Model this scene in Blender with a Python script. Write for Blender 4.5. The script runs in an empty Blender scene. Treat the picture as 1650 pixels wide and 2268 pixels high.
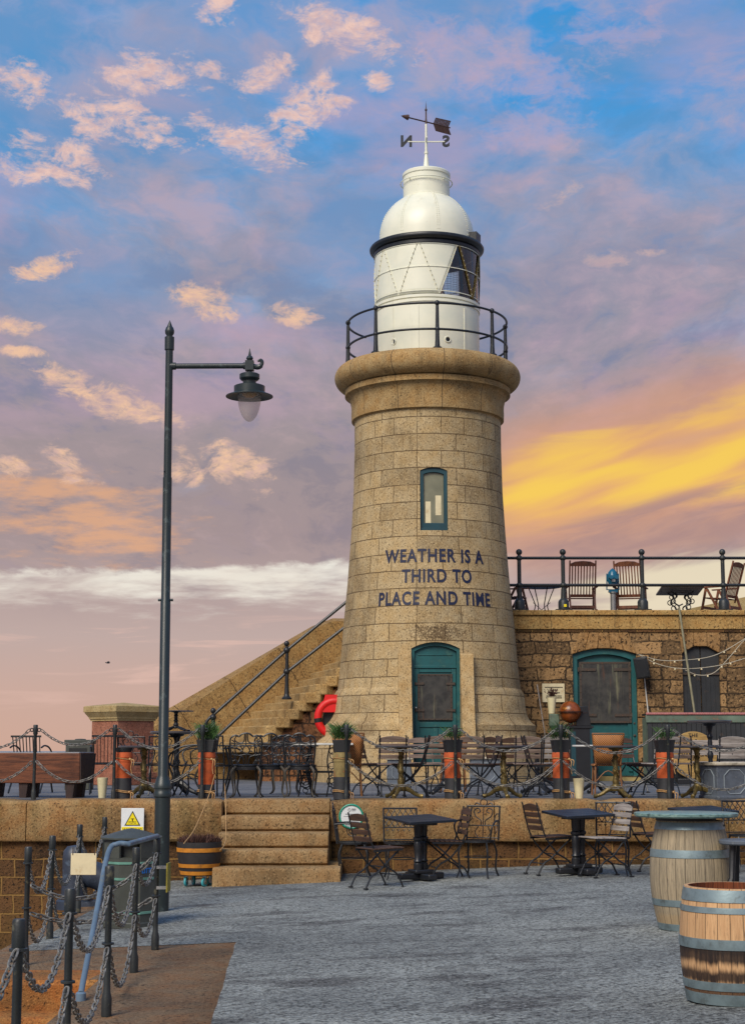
import bpy, math, random
from mathutils import Vector, Matrix
random.seed(7)
SC = bpy.context.scene
COL = SC.collection
R = math.radians
# ------------------------------------------------------------------ camera
CAMZ = 1.65; PITCH = R(8.487); FD = 3545.0          # focal length in units of a 1650 x 2268 picture
cam = bpy.data.objects.new('camera', bpy.data.cameras.new('camera')); COL.objects.link(cam)
cam.location = (0, 0, CAMZ); cam.rotation_euler = (R(90) + PITCH, 0, 0)
cam.data.sensor_fit = 'VERTICAL'; cam.data.sensor_height = 36.0; cam.data.lens = 36.0 * FD / 2268
cam.data.clip_start = 0.1; cam.data.clip_end = 60000
SC.camera = cam
SC.view_settings.view_transform = 'Standard'; SC.view_settings.look = 'None'
SC.view_settings.gamma = 1.0; SC.view_settings.exposure = 0.0
SUN_EL, SUN_AZ = R(42), R(-152)                      # azimuth from +Y towards +X : behind the camera, to its left
sun = bpy.data.objects.new('sun', bpy.data.lights.new('sun', 'SUN')); COL.objects.link(sun)
sun.data.energy = 3.6; sun.data.angle = R(32); sun.data.color = (1.0, 0.91, 0.78)
_d = Vector((math.sin(SUN_AZ) * math.cos(SUN_EL), math.cos(SUN_AZ) * math.cos(SUN_EL), math.sin(SUN_EL)))
sun.rotation_euler = _d.to_track_quat('Z', 'Y').to_euler()

# ------------------------------------------------------------------ node helpers
def lin(c):
    return tuple(((x / 255) / 12.92 if x / 255 <= .04045 else ((x / 255 + .055) / 1.055) ** 2.4) for x in c) + (1.0,)
class E:
    """a socket with arithmetic"""
    def __init__(s, t, k): s.t = t; s.k = k
    def _m(s, op, *a, clamp=False):
        n = s.t.nodes.new('ShaderNodeMath'); n.operation = op; n.use_clamp = clamp
        for i, x in enumerate(a): put(s.t, n.inputs[i], x)
        return E(s.t, n.outputs[0])
    def __add__(s, o): return s._m('ADD', s, o)
    __radd__ = __add__
    def __sub__(s, o): return s._m('SUBTRACT', s, o)
    def __rsub__(s, o): return s._m('SUBTRACT', o, s)
    def __mul__(s, o): return s._m('MULTIPLY', s, o)
    __rmul__ = __mul__
    def __truediv__(s, o): return s._m('DIVIDE', s, o)
    def __rtruediv__(s, o): return s._m('DIVIDE', o, s)
    def __neg__(s): return s * -1.0
    def f(s, op, *a): return s._m(op, s, *a)
    def clamp(s): return s._m('ADD', s, 0.0, clamp=True)
    def ss(s, a, b):
        n = s.t.nodes.new('ShaderNodeMapRange'); n.interpolation_type = 'SMOOTHSTEP'
        put(s.t, n.inputs[0], s); put(s.t, n.inputs[1], a); put(s.t, n.inputs[2], b)
        n.inputs[3].default_value = 0; n.inputs[4].default_value = 1
        return E(s.t, n.outputs[0])
def put(t, inp, x):
    if isinstance(x, E): t.links.new(x.k, inp)
    elif x is not None:
        if isinstance(x, (tuple, list)) and len(x) == 3 and inp.type == 'RGBA': x = tuple(x) + (1.0,)
        inp.default_value = x
def comb(t, x, y, z=0.0):
    n = t.nodes.new('ShaderNodeCombineXYZ')
    for i, v in enumerate((x, y, z)): put(t, n.inputs[i], v)
    return E(t, n.outputs[0])
def sep(t, v):
    n = t.nodes.new('ShaderNodeSeparateXYZ'); put(t, n.inputs[0], v)
    return [E(t, o) for o in n.outputs]
def noise(t, v, scale=1.0, det=4.0, rough=.55, dist=0.0, col=False):
    n = t.nodes.new('ShaderNodeTexNoise'); put(t, n.inputs['Vector'], v)
    n.inputs['Scale'].default_value = scale; n.inputs['Detail'].default_value = det
    n.inputs['Roughness'].default_value = rough; n.inputs['Distortion'].default_value = dist
    return E(t, n.outputs[1 if col else 0])
def voro(t, v, scale, feat='F1', out=0):
    n = t.nodes.new('ShaderNodeTexVoronoi'); n.feature = feat; put(t, n.inputs['Vector'], v)
    n.inputs['Scale'].default_value = scale
    return E(t, n.outputs[out])
def mix(t, fac, a, b, mode='MIX'):
    n = t.nodes.new('ShaderNodeMix'); n.data_type = 'RGBA'; n.blend_type = mode
    put(t, n.inputs[0], fac); put(t, n.inputs[6], a); put(t, n.inputs[7], b)
    return E(t, n.outputs[2])
def ramp(t, fac, stops, interp='LINEAR'):
    n = t.nodes.new('ShaderNodeValToRGB'); cr = n.color_ramp; cr.interpolation = interp
    while len(cr.elements) < len(stops): cr.elements.new(0.5)
    for e, (p, c) in zip(cr.elements, stops): e.position = p; e.color = c if len(c) == 4 else tuple(c) + (1.0,)
    put(t, n.inputs[0], fac)
    return E(t, n.outputs[0])
def vscale(t, v, s):
    n = t.nodes.new('ShaderNodeMapping'); put(t, n.inputs[0], v); n.inputs['Scale'].default_value = s
    return E(t, n.outputs[0])
def coords(t, kind='Object'):
    n = t.nodes.new('ShaderNodeTexCoord'); return E(t, n.outputs[kind])
def bump(t, h, strength=.5, dist=.02, normal=None):
    n = t.nodes.new('ShaderNodeBump'); n.inputs['Strength'].default_value = strength
    n.inputs['Distance'].default_value = dist; put(t, n.inputs['Height'], h)
    if normal is not None: put(t, n.inputs['Normal'], normal)
    return E(t, n.outputs[0])
def mat(name, fn):
    m = bpy.data.materials.new(name); m.use_nodes = True; t = m.node_tree
    b = t.nodes['Principled BSDF']
    d = fn(t) or {}
    for k, v in d.items(): put(t, b.inputs[k], v)
    return m

# ------------------------------------------------------------------ sky (world)
W = bpy.data.worlds.new('World'); SC.world = W; W.use_nodes = True
def sky():
    t = W.node_tree; bg = t.nodes['Background']
    d = coords(t, 'Generated'); x, y, z = sep(t, d)
    az = x.f('ARCTAN2', y) * (180 / math.pi)
    el = z.f('ARCSINE') * (180 / math.pi)
    def EL(v): return math.degrees(PITCH + math.atan((1134 - v) / FD))
    def AZ(u): return math.degrees(math.atan((u - 825) / FD))
    k = el.f('MAXIMUM', -2.0) + 7.0
    q = comb(t, az / k * 1.9, k.f('LOGARITHM', math.e) * 3.6, z * 0.0)       # clouds shrink towards the horizon
    wc = noise(t, q, 1.1, 5, .6, col=True)
    wx, wy, wz = sep(t, wc)
    q2 = comb(t, az / k * 1.9 + (wx - .5) * .55, k.f('LOGARITHM', math.e) * 3.6 + (wy - .5) * .55, 3.7)
    # --- clear sky behind : Nishita with a little colour of its own
    n = t.nodes.new('ShaderNodeTexSky'); n.sky_type = 'NISHITA'; n.sun_disc = False
    n.sun_elevation = SUN_EL; n.sun_rotation = SUN_AZ
    nis = mix(t, 1.0, E(t, n.outputs[0]), (.1, .1, .1), 'MULTIPLY')
    blue = ramp(t, (el / 40).clamp(), [(0, lin((186, 168, 178))), (.25, lin((160, 166, 192))), (.45, lin((112, 170, 222))),
                                     (.58, lin((50, 160, 232))), (1, lin((60, 140, 210)))])
    clear = mix(t, .12, blue, nis)
    # --- soft grey mauve cloud sheet
    n1 = noise(t, q2, 1.0, 6, .55); n2 = noise(t, q2, 2.6, 6, .6); n3 = noise(t, q, 6.0, 5, .6)
    sheet = ramp(t, (el / 40).clamp(), [(0, lin((206, 168, 150))), (.05, lin((203, 170, 157))), (.10, lin((192, 170, 164))),
                                        (.19, lin((168, 149, 150))), (.27, lin((166, 151, 154))), (.36, lin((160, 153, 166))),
                                        (.5, lin((154, 158, 184))), (.66, lin((158, 172, 208))), (1, lin((150, 160, 190)))])
    cover = (n1 * 1.15 + n2 * .55 + (19.5 - el) * .021 - .36).ss(.28, .62)
    colr = mix(t, cover, clear, sheet)
    # darker undersides and pinkish lit parts of the sheet
    colr = mix(t, (n2.ss(.52, .75)) * (el.ss(4, 9)) * .40, colr, lin((150, 140, 166)))
    mo = noise(t, comb(t, az / k * 6.5 + (wx - .5) * 1.4, k.f('LOGARITHM', math.e) * 11.0 + (wy - .5) * 1.4, 5.5), 1.0, 7, .62)
    colr = mix(t, mo.ss(.46, .68) * el.ss(9, 17) * .62, colr, lin((200, 174, 186)))
    colr = mix(t, mo.ss(.50, .34) * el.ss(9, 14) * .60, colr, lin((116, 144, 186)))
    colr = mix(t, mo.ss(.50, .36) * el.ss(16, 24) * .60, colr, lin((66, 156, 216)))
    colr = mix(t, mo.ss(.50, .36) * el.ss(4, 8) * (1.0 - el.ss(12, 19)) * .42, colr, lin((128, 124, 140)))
    colr = mix(t, mo.ss(.52, .70) * el.ss(3, 8) * (1.0 - el.ss(12, 19)) * .40, colr, lin((196, 170, 168)))
    n4 = noise(t, comb(t, az / k * 2.6, k.f('LOGARITHM', math.e) * 5.2 + 4.0, 9.1), 1.0, 6, .58, .4)
    colr = mix(t, n4.ss(.50, .68) * el.ss(8, 14) * .55, colr, lin((200, 168, 186)))
    colr = mix(t, (noise(t, q2, 1.7, 4, .5).ss(.48, .66)) * el.ss(12, 17) * .60, colr, lin((122, 154, 198)))
    # --- peach glow low on the left
    def blob(u, v, ru, rv, tilt=0.0):
        a = (az - AZ(u)) / (ru / 61.9); b = (el - EL(v) - (az - AZ(u)) * tilt) / (rv / 61.9)
        return a * a + b * b
    st = comb(t, az * .16, el * .75 - az * .1, 1.3)                          # streaky coordinates
    s1 = noise(t, st, 1.0, 6, .6, .6)
    peach = ((1.0 - blob(120, 1150, 330, 110, -.12)) * .8 + (s1 - .5) * 2.2 + (noise(t, comb(t, az * .5, el * 1.9, 7.7), 1.0, 6, .62) - .5) * 3.0).ss(.05, 1.1)
    colr = mix(t, peach * .75, colr, lin((234, 176, 134)))
    # --- sunset band on the right
    bu = (az - AZ(1120)) / (AZ(1650) - AZ(1120))
    bl = EL(1092) + bu * (EL(1005) - EL(1092))
    dlt = (el - bl + (s1 - .5) * 1.5)
    wid = 1.45 + bu.f('MAXIMUM', -.5) * .25
    g = dlt / wid
    band = (1.0 - g * g).ss(-.5, .75) * bu.ss(-.45, .1) * (1.0 - bu.ss(2.6, 4.5))
    halo = (1.0 - (g / 2.4) * (g / 2.4)).ss(-.1, 1.0) * bu.ss(-.5, .2) * (1.0 - bu.ss(2.6, 4.5))
    colr = mix(t, halo * .70, colr, lin((232, 166, 124)))
    st2 = noise(t, comb(t, az * .17, el * .85 - az * .25, 5.0), 1.0, 3, .45, .3)
    colr = mix(t, band * (st2.ss(.25, .60) * .75 + .2), colr, lin((244, 184, 112)))
    colr = mix(t, band * (st2.ss(.40, .68)) * .9, colr, lin((255, 212, 94)))
    # grey purple bars under it
    bars = noise(t, comb(t, az * .22, el * 1.15 - az * .22, 8.0), 1.0, 5, .55, .5)
    bm = (1.0 - blob(1480, 1170, 420, 70, .22)).ss(-.2, .8)
    colr = mix(t, bm * bars.ss(.38, .6) * .85, colr, lin((176, 142, 138)))
    # --- pale opening over the horizon
    edge = EL(1272) + (az - AZ(0)) * .045 + (n3 - .5) * .9 + (s1 - .5) * .5
    low = EL(1332) + (az - AZ(0)) * .01 + (noise(t, comb(t, az * .3, el * 1.8, 2.2), 1.0, 5, .6) - .5) * 3.6
    pale = (edge - el).ss(-.05, .30) * (el - low).ss(-.5, 1.1) * (1.0 - az.ss(AZ(1000), AZ(1180)))
    colr = mix(t, pale * (bars.ss(.30, .55) * .45 + .46), colr, mix(t, s1, lin((246, 246, 236)), lin((240, 226, 208))))
    rp = (1.0 - blob(1640, 1318, 500, 105, .06) + (bars - .5) * 1.9).ss(.0, .85)
    colr = mix(t, rp * .92, colr, lin((236, 222, 192)))
    # pink wisps below the opening
    wis = noise(t, comb(t, az * .13, el * 1.6 - az * .06, 12.0), 1.0, 6, .6, .8)
    colr = mix(t, wis.ss(.52, .68) * (1.0 - el.ss(4.2, 5.6)) * el.ss(.8, 2.2) * .6, colr, lin((228, 190, 176)))
    # --- lit cream and pink puffs
    pf = noise(t, comb(t, az * .55 + (wx - .5) * 1.2, el * .95 + (wy - .5) * 1.2, 6.0), 1.3, 8, .68, .35)
    pf2 = noise(t, comb(t, az * .8, el * 1.5, 2.5), 2.0, 6, .7)
    def puff(lst, strength, c):
        nonlocal colr
        m = None
        for (u, v, ru, rv, tl) in lst:
            b = (1.0 - blob(u, v, ru, rv, tl))
            m = b if m is None else m.f('MAXIMUM', b)
        m = m.f('MAXIMUM', -1.4)
        cc = mix(t, pf2.ss(.42, .66) * .55, c, lin((196, 166, 176)))
        mm = (m * .72 + (pf - .5) * 4.0 + (pf2 - .5) * 1.6 + .02).ss(.02, 1.05)
        colr = mix(t, mm * strength, colr, cc)
    puff([(770, 75, 160, 50, -.25), (335, 180, 150, 50, .05), (240, 285, 190, 55, -.2), (70, 385, 140, 60, .1), (505, 315, 150, 45, -.25),
          (680, 235, 95, 60, .3), (20, 215, 70, 50, 0), (470, 20, 60, 40, 0), (570, 175, 80, 45, .3), (830, 180, 40, 25, 0)], .95, lin((248, 208, 192)))
    puff([(75, 615, 80, 32, .35), (640, 700, 75, 26, -.05), (440, 675, 80, 45, -.2), (225, 890, 185, 42, -.3), (135, 1040, 70, 45, -.5),
          (520, 1035, 95, 50, -.3), (400, 1040, 50, 45, -.3), (15, 745, 60, 22, 0), (15, 1050, 40, 30, 0), (30, 800, 60, 14, 0)], .95, lin((250, 204, 168)))
    puff([(1255, 450, 60, 22, .6), (1365, 585, 60, 24, -.1), (1480, 575, 50, 12, 0)], .55, lin((226, 190, 178)))
    puff([(1150, 165, 220, 70, -.1), (1000, 90, 130, 50, 0), (1380, 95, 150, 60, .1), (1200, 290, 150, 70, 0)], .40, lin((206, 176, 196)))
    colr = mix(t, 1.0, colr, mix(t, el.ss(3, 12) * (1.0 - el.ss(34, 50)), (1, 1, 1), (.92, .93, .94)), 'MULTIPLY')
    # below the horizon : dull sea grey
    colr = mix(t, el.ss(-.6, -.05), lin((120, 118, 120)), colr)
    put(t, bg.inputs[0], colr); bg.inputs[1].default_value = 1.0
sky()

# ------------------------------------------------------------------ mesh helpers
def gz(x):                                            # the quay falls gently towards the water on the left
    return .06 + .04 * max(-3.2, min(2.6, x))
def ray(u, v):
    a = (u - 825) / FD; b = (1134 - v) / FD
    return Vector((a, math.cos(PITCH) - b * math.sin(PITCH), math.sin(PITCH) + b * math.cos(PITCH)))
def at(u, v, Y):
    d = ray(u, v); k = Y / d.y
    return Vector((d.x * k, Y, CAMZ + d.z * k))
def on(u, v, z):
    d = ray(u, v); k = (z - CAMZ) / d.z
    return Vector((d.x * k, d.y * k, z))
def ground(u, v):
    z = 0.0
    for _ in range(12):
        p = on(u, v, z); z = gz(p.x)
    return Vector((p.x, p.y, z))
TZ = 1.0                                              # the terrace
def ter(u, Y, z=TZ):
    dist = Y * math.cos(PITCH) + (z - CAMZ) * math.sin(PITCH)
    return Vector(((u - 825) / FD * dist, Y, z))

class MB:
    def __init__(s): s.v = []; s.f = []; s.m = []; s.mi = 0; s.X = Matrix.Identity(4)
    def add(s, vs, fs):
        o = len(s.v); s.v += [tuple(s.X @ Vector(v)) for v in vs]
        for f in fs: s.f.append(tuple(i + o for i in f)); s.m.append(s.mi)
        return s
    def box(s, c, d, rz=0, rot=None):
        hx, hy, hz = d[0] / 2, d[1] / 2, d[2] / 2
        M = Matrix.Translation(Vector(c)) @ (rot if rot is not None else Matrix.Rotation(rz, 4, 'Z'))
        vs = [tuple(M @ Vector((sx * hx, sy * hy, sz * hz))) for sz in (-1, 1) for sx, sy in ((-1, -1), (1, -1), (1, 1), (-1, 1))]
        return s.add(vs, [(3, 2, 1, 0), (4, 5, 6, 7), (0, 1, 5, 4), (1, 2, 6, 5), (2, 3, 7, 6), (3, 0, 4, 7)])
    def beam(s, a, b, w, h, up=(0, 0, 1)):
        a = Vector(a); b = Vector(b); z = (b - a).normalized(); u = Vector(up)
        x = u.cross(z)
        if x.length < 1e-4: x = Vector((1, 0, 0))
        x.normalize(); y = z.cross(x)
        vs = [tuple(p + x * sx * w / 2 + y * sy * h / 2) for p in (a, b) for sx, sy in ((-1, -1), (1, -1), (1, 1), (-1, 1))]
        return s.add(vs, [(3, 2, 1, 0), (4, 5, 6, 7), (0, 1, 5, 4), (1, 2, 6, 5), (2, 3, 7, 6), (3, 0, 4, 7)])
    def tube(s, pts, r, n=8, closed=False, cap=True):
        pts = [Vector(p) for p in pts]; N = len(pts)
        rr = r if isinstance(r, (list, tuple)) else [r] * N
        vs = []; prev = None
        for i, p in enumerate(pts):
            if closed: d = pts[(i + 1) % N] - pts[i - 1]
            else: d = pts[min(i + 1, N - 1)] - pts[max(i - 1, 0)]
            if d.length < 1e-9: d = Vector((0, 0, 1))
            d.normalize()
            if prev is None:
                a = Vector((0, 0, 1)) if abs(d.z) < .9 else Vector((1, 0, 0))
                x = a.cross(d).normalized()
            else:
                x = (prev - d * prev.dot(d))
                x = x.normalized() if x.length > 1e-6 else d.orthogonal().normalized()
            prev = x; y = d.cross(x)
            for k in range(n):
                a = 2 * math.pi * k / n
                vs.append(tuple(p + (x * math.cos(a) + y * math.sin(a)) * rr[i]))
        fs = []
        for i in range(N if closed else N - 1):
            j = (i + 1) % N
            for k in range(n): fs.append((i * n + k, i * n + (k + 1) % n, j * n + (k + 1) % n, j * n + k))
        if cap and not closed: fs += [tuple(range(n - 1, -1, -1)), tuple((N - 1) * n + k for k in range(n))]
        return s.add(vs, fs)
    def cyl(s, a, b, r0, r1=None, n=16): return s.tube([a, b], [r0, r0 if r1 is None else r1], n)
    def lathe(s, prof, n=24, c=(0, 0, 0), a0=0.0, a1=2 * math.pi, cap=True):
        full = abs(a1 - a0 - 2 * math.pi) < 1e-6; m = n if full else n + 1
        vs = []
        for (r, z) in prof:
            for k in range(m):
                a = a0 + (a1 - a0) * k / n
                vs.append((c[0] + r * math.cos(a), c[1] + r * math.sin(a), c[2] + z))
        fs = []
        for i in range(len(prof) - 1):
            for k in range(n):
                k2 = (k + 1) % m
                fs.append((i * m + k, i * m + k2, (i + 1) * m + k2, (i + 1) * m + k))
        if full and cap:
            if prof[0][0] > 1e-4: fs.append(tuple(range(m - 1, -1, -1)))
            if prof[-1][0] > 1e-4: fs.append(tuple((len(prof) - 1) * m + k for k in range(m)))
        return s.add(vs, fs)
    def ring(s, prof, n=24, c=(0, 0, 0)):             # closed profile, no caps
        vs = []; P = len(prof)
        for (r, z) in prof:
            for k in range(n):
                a = 2 * math.pi * k / n; vs.append((c[0] + r * math.cos(a), c[1] + r * math.sin(a), c[2] + z))
        fs = [(i * n + k, i * n + (k + 1) % n, ((i + 1) % P) * n + (k + 1) % n, ((i + 1) % P) * n + k) for i in range(P) for k in range(n)]
        return s.add(vs, fs)
    def prism(s, poly, d0, d1, axis='Y'):             # poly in (x,z) for Y, (x,y) for Z, (y,z) for X
        n = len(poly)
        def P(p, d): return (p[0], d, p[1]) if axis == 'Y' else ((p[0], p[1], d) if axis == 'Z' else (d, p[0], p[1]))
        vs = [P(p, d0) for p in poly] + [P(p, d1) for p in poly]
        fs = [tuple(range(n)), tuple(range(2 * n - 1, n - 1, -1))] + [(i, n + i, n + (i + 1) % n, (i + 1) % n) for i in range(n)]
        return s.add(vs, fs)
    def sphere(s, c, r, n=16, m=10, sc=(1, 1, 1)):
        vs = [(c[0] + r * sc[0] * math.sin(math.pi * i / m) * math.cos(2 * math.pi * k / n), c[1] + r * sc[1] * math.sin(math.pi * i / m) * math.sin(2 * math.pi * k / n),
               c[2] + r * sc[2] * math.cos(math.pi * i / m)) for i in range(m + 1) for k in range(n)]
        fs = [((i + 1) * n + k, (i + 1) * n + (k + 1) % n, i * n + (k + 1) % n, i * n + k) for i in range(m) for k in range(n)]
        return s.add(vs, fs)
    def build(s, name, m, parent=None, ang=38, bev=0, world=False, segs=2):
        me = bpy.data.meshes.new(name); me.from_pydata(s.v, [], s.f)
        ms = m if isinstance(m, (list, tuple)) else [m]
        for x in ms: me.materials.append(x)
        if len(ms) > 1: me.polygons.foreach_set('material_index', s.m)
        fix(me)
        me.polygons.foreach_set('use_smooth', [True] * len(me.polygons)); me.set_sharp_from_angle(angle=R(ang))
        return link(name, me, parent, bev, world, segs)
def fix(me):
    import bmesh
    b = bmesh.new(); b.from_mesh(me); bmesh.ops.remove_doubles(b, verts=b.verts, dist=1e-6)
    bmesh.ops.recalc_face_normals(b, faces=b.faces); b.to_mesh(me); b.free(); me.update()
def link(name, me, parent=None, bev=0, world=False, segs=2):
    o = bpy.data.objects.new(name, me); COL.objects.link(o)
    if parent is not None:
        o.parent = parent
        if world: o.location = -parent.location
    if bev:
        b = o.modifiers.new('bevel', 'BEVEL'); b.width = bev; b.segments = segs; b.limit_method = 'ANGLE'; b.angle_limit = R(40)
    return o
def tag(o, label=None, cat=None, group=None, kind=None):
    if label: o['label'] = label
    if cat: o['category'] = cat
    if group: o['group'] = group
    if kind: o['kind'] = kind
    return o
def thing(name, label, cat, loc=(0, 0, 0), rz=0.0, group=None):
    o = bpy.data.objects.new(name, None); COL.objects.link(o); o.empty_display_size = .1
    o.location = loc; o.rotation_euler = (0, 0, rz)
    return tag(o, label, cat, group)
def dup(root, loc, rz, label, group=None, sc=1.0):
    def cp(o, par):
        c = o.copy(); COL.objects.link(c)
        if par is not None: c.parent = par
        for ch in list(o.children): cp(ch, c)
        return c
    r = cp(root, None); r.location = loc; r.rotation_euler = (0, 0, rz); r.scale = (sc, sc, sc); r['label'] = label
    if group: r['group'] = group
    return r
class Kind:
    """first call places the prototype itself, later calls copy it"""
    def __init__(s, fn): s.fn = fn; s.o = None
    def __call__(s, loc, rz, label, group=None, sc=1.0):
        if s.o is None:
            s.o = s.fn(); o = s.o; o.location = loc; o.rotation_euler = (0, 0, rz); o.scale = (sc, sc, sc); o['label'] = label
            if group: o['group'] = group
            return o
        return dup(s.o, loc, rz, label, group, sc)
def spl(pts, n=6):                                    # Catmull-Rom through points
    P = [Vector(p) for p in pts]; P = [P[0] * 2 - P[1]] + P + [P[-1] * 2 - P[-2]]; out = []
    for i in range(1, len(P) - 2):
        a, b, c, d = P[i - 1:i + 3]
        for k in range(n):
            t = k / n
            out.append(.5 * ((2 * b) + (c - a) * t + (2 * a - 5 * b + 4 * c - d) * t * t + (3 * b - a - 3 * c + d) * t ** 3))
    out.append(P[-2]); return out
def circ(c, r, n=14, ax='Y', a0=0, a1=2 * math.pi):
    out = []
    for k in range(n + 1):
        a = a0 + (a1 - a0) * k / n; p = (math.cos(a) * r, math.sin(a) * r)
        out.append(Vector(c) + (Vector((p[0], 0, p[1])) if ax == 'Y' else Vector((p[0], p[1], 0)) if ax == 'Z' else Vector((0, p[0], p[1]))))
    return out
def chain(mb, p0, p1, sag, pitch=.05, r=.0065, w=.5):
    p0 = Vector(p0); p1 = Vector(p1); K = 200
    pts = [p0.lerp(p1, i / K) + Vector((0, 0, -4 * sag * (i / K) * (1 - i / K))) for i in range(K + 1)]
    acc = 0; nxt = pitch / 2; flip = 0; L = pitch * .72; hw = pitch * w * .62
    for i in range(K):
        d = (pts[i + 1] - pts[i]); l = d.length
        while acc + l >= nxt:
            c = pts[i].lerp(pts[i + 1], (nxt - acc) / l); t = d.normalized()
            x = t.cross(Vector((0, 0, 1)))
            x = x.normalized() if x.length > 1e-3 else Vector((1, 0, 0))
            y = t.cross(x); a = R(38 + random.uniform(-12, 12)) + flip * math.pi / 2
            sd = x * math.cos(a) + y * math.sin(a)
            loop = []
            for q in range(12):
                b = 2 * math.pi * q / 12; cx = math.cos(b); sx = math.sin(b)
                loop.append(c + t * (L * (1 if cx > 0 else -1) * abs(cx) ** .7) + sd * (hw * (1 if sx > 0 else -1) * abs(sx) ** .8))
            mb.tube(loop, r, 5, closed=True); flip ^= 1; nxt += pitch
        acc += l
def text(s, size, weight=0.0, depth=.004, align='CENTER', spacing=1.0):
    c = bpy.data.curves.new('t', 'FONT'); c.body = s; c.size = size; c.offset = weight; c.extrude = depth
    c.align_x = align; c.align_y = 'CENTER'; c.space_character = spacing; c.resolution_u = 4
    o = bpy.data.objects.new('t', c); COL.objects.link(o)
    dg = bpy.context.evaluated_depsgraph_get(); me = bpy.data.meshes.new_from_object(o.evaluated_get(dg))
    vs = [tuple(v.co) for v in me.vertices]; fs = [tuple(p.vertices) for p in me.polygons]
    bpy.data.objects.remove(o); bpy.data.curves.remove(c); bpy.data.meshes.remove(me)
    return vs, fs                                     # x right, y up, z out of the page
def put_text(mb, s, size, origin, right, up, **k):
    vs, fs = text(s, size, **k); r = Vector(right); u = Vector(up); n = r.cross(u); o = Vector(origin)
    mb.add([tuple(o + r * v[0] + u * v[1] + n * v[2]) for v in vs], fs)
def boolean(o, cutters):
    for c in cutters:
        m = o.modifiers.new('b', 'BOOLEAN'); m.operation = 'DIFFERENCE'; m.object = c; m.solver = 'EXACT'
    dg = bpy.context.evaluated_depsgraph_get(); me = bpy.data.meshes.new_from_object(o.evaluated_get(dg))
    o.modifiers.clear(); o.data = me
    for c in cutters: bpy.data.objects.remove(c)
    me.polygons.foreach_set('use_smooth', [True] * len(me.polygons)); me.set_sharp_from_angle(angle=R(32))
def arch(w, z0, z1, rise, n=10):                      # opening outline, arched head: (x,z) anticlockwise
    rad = (w * w / 4 + rise * rise) / (2 * rise); a = math.asin(w / 2 / rad)
    pts = [(-w / 2, z0), (w / 2, z0)]
    for k in range(n + 1):
        b = a - 2 * a * k / n; pts.append((rad * math.sin(b), z1 - rad + rad * math.cos(b)))
    return pts
W.cycles.sampling_method = 'MANUAL'; W.cycles.sample_map_resolution = 256

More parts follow.
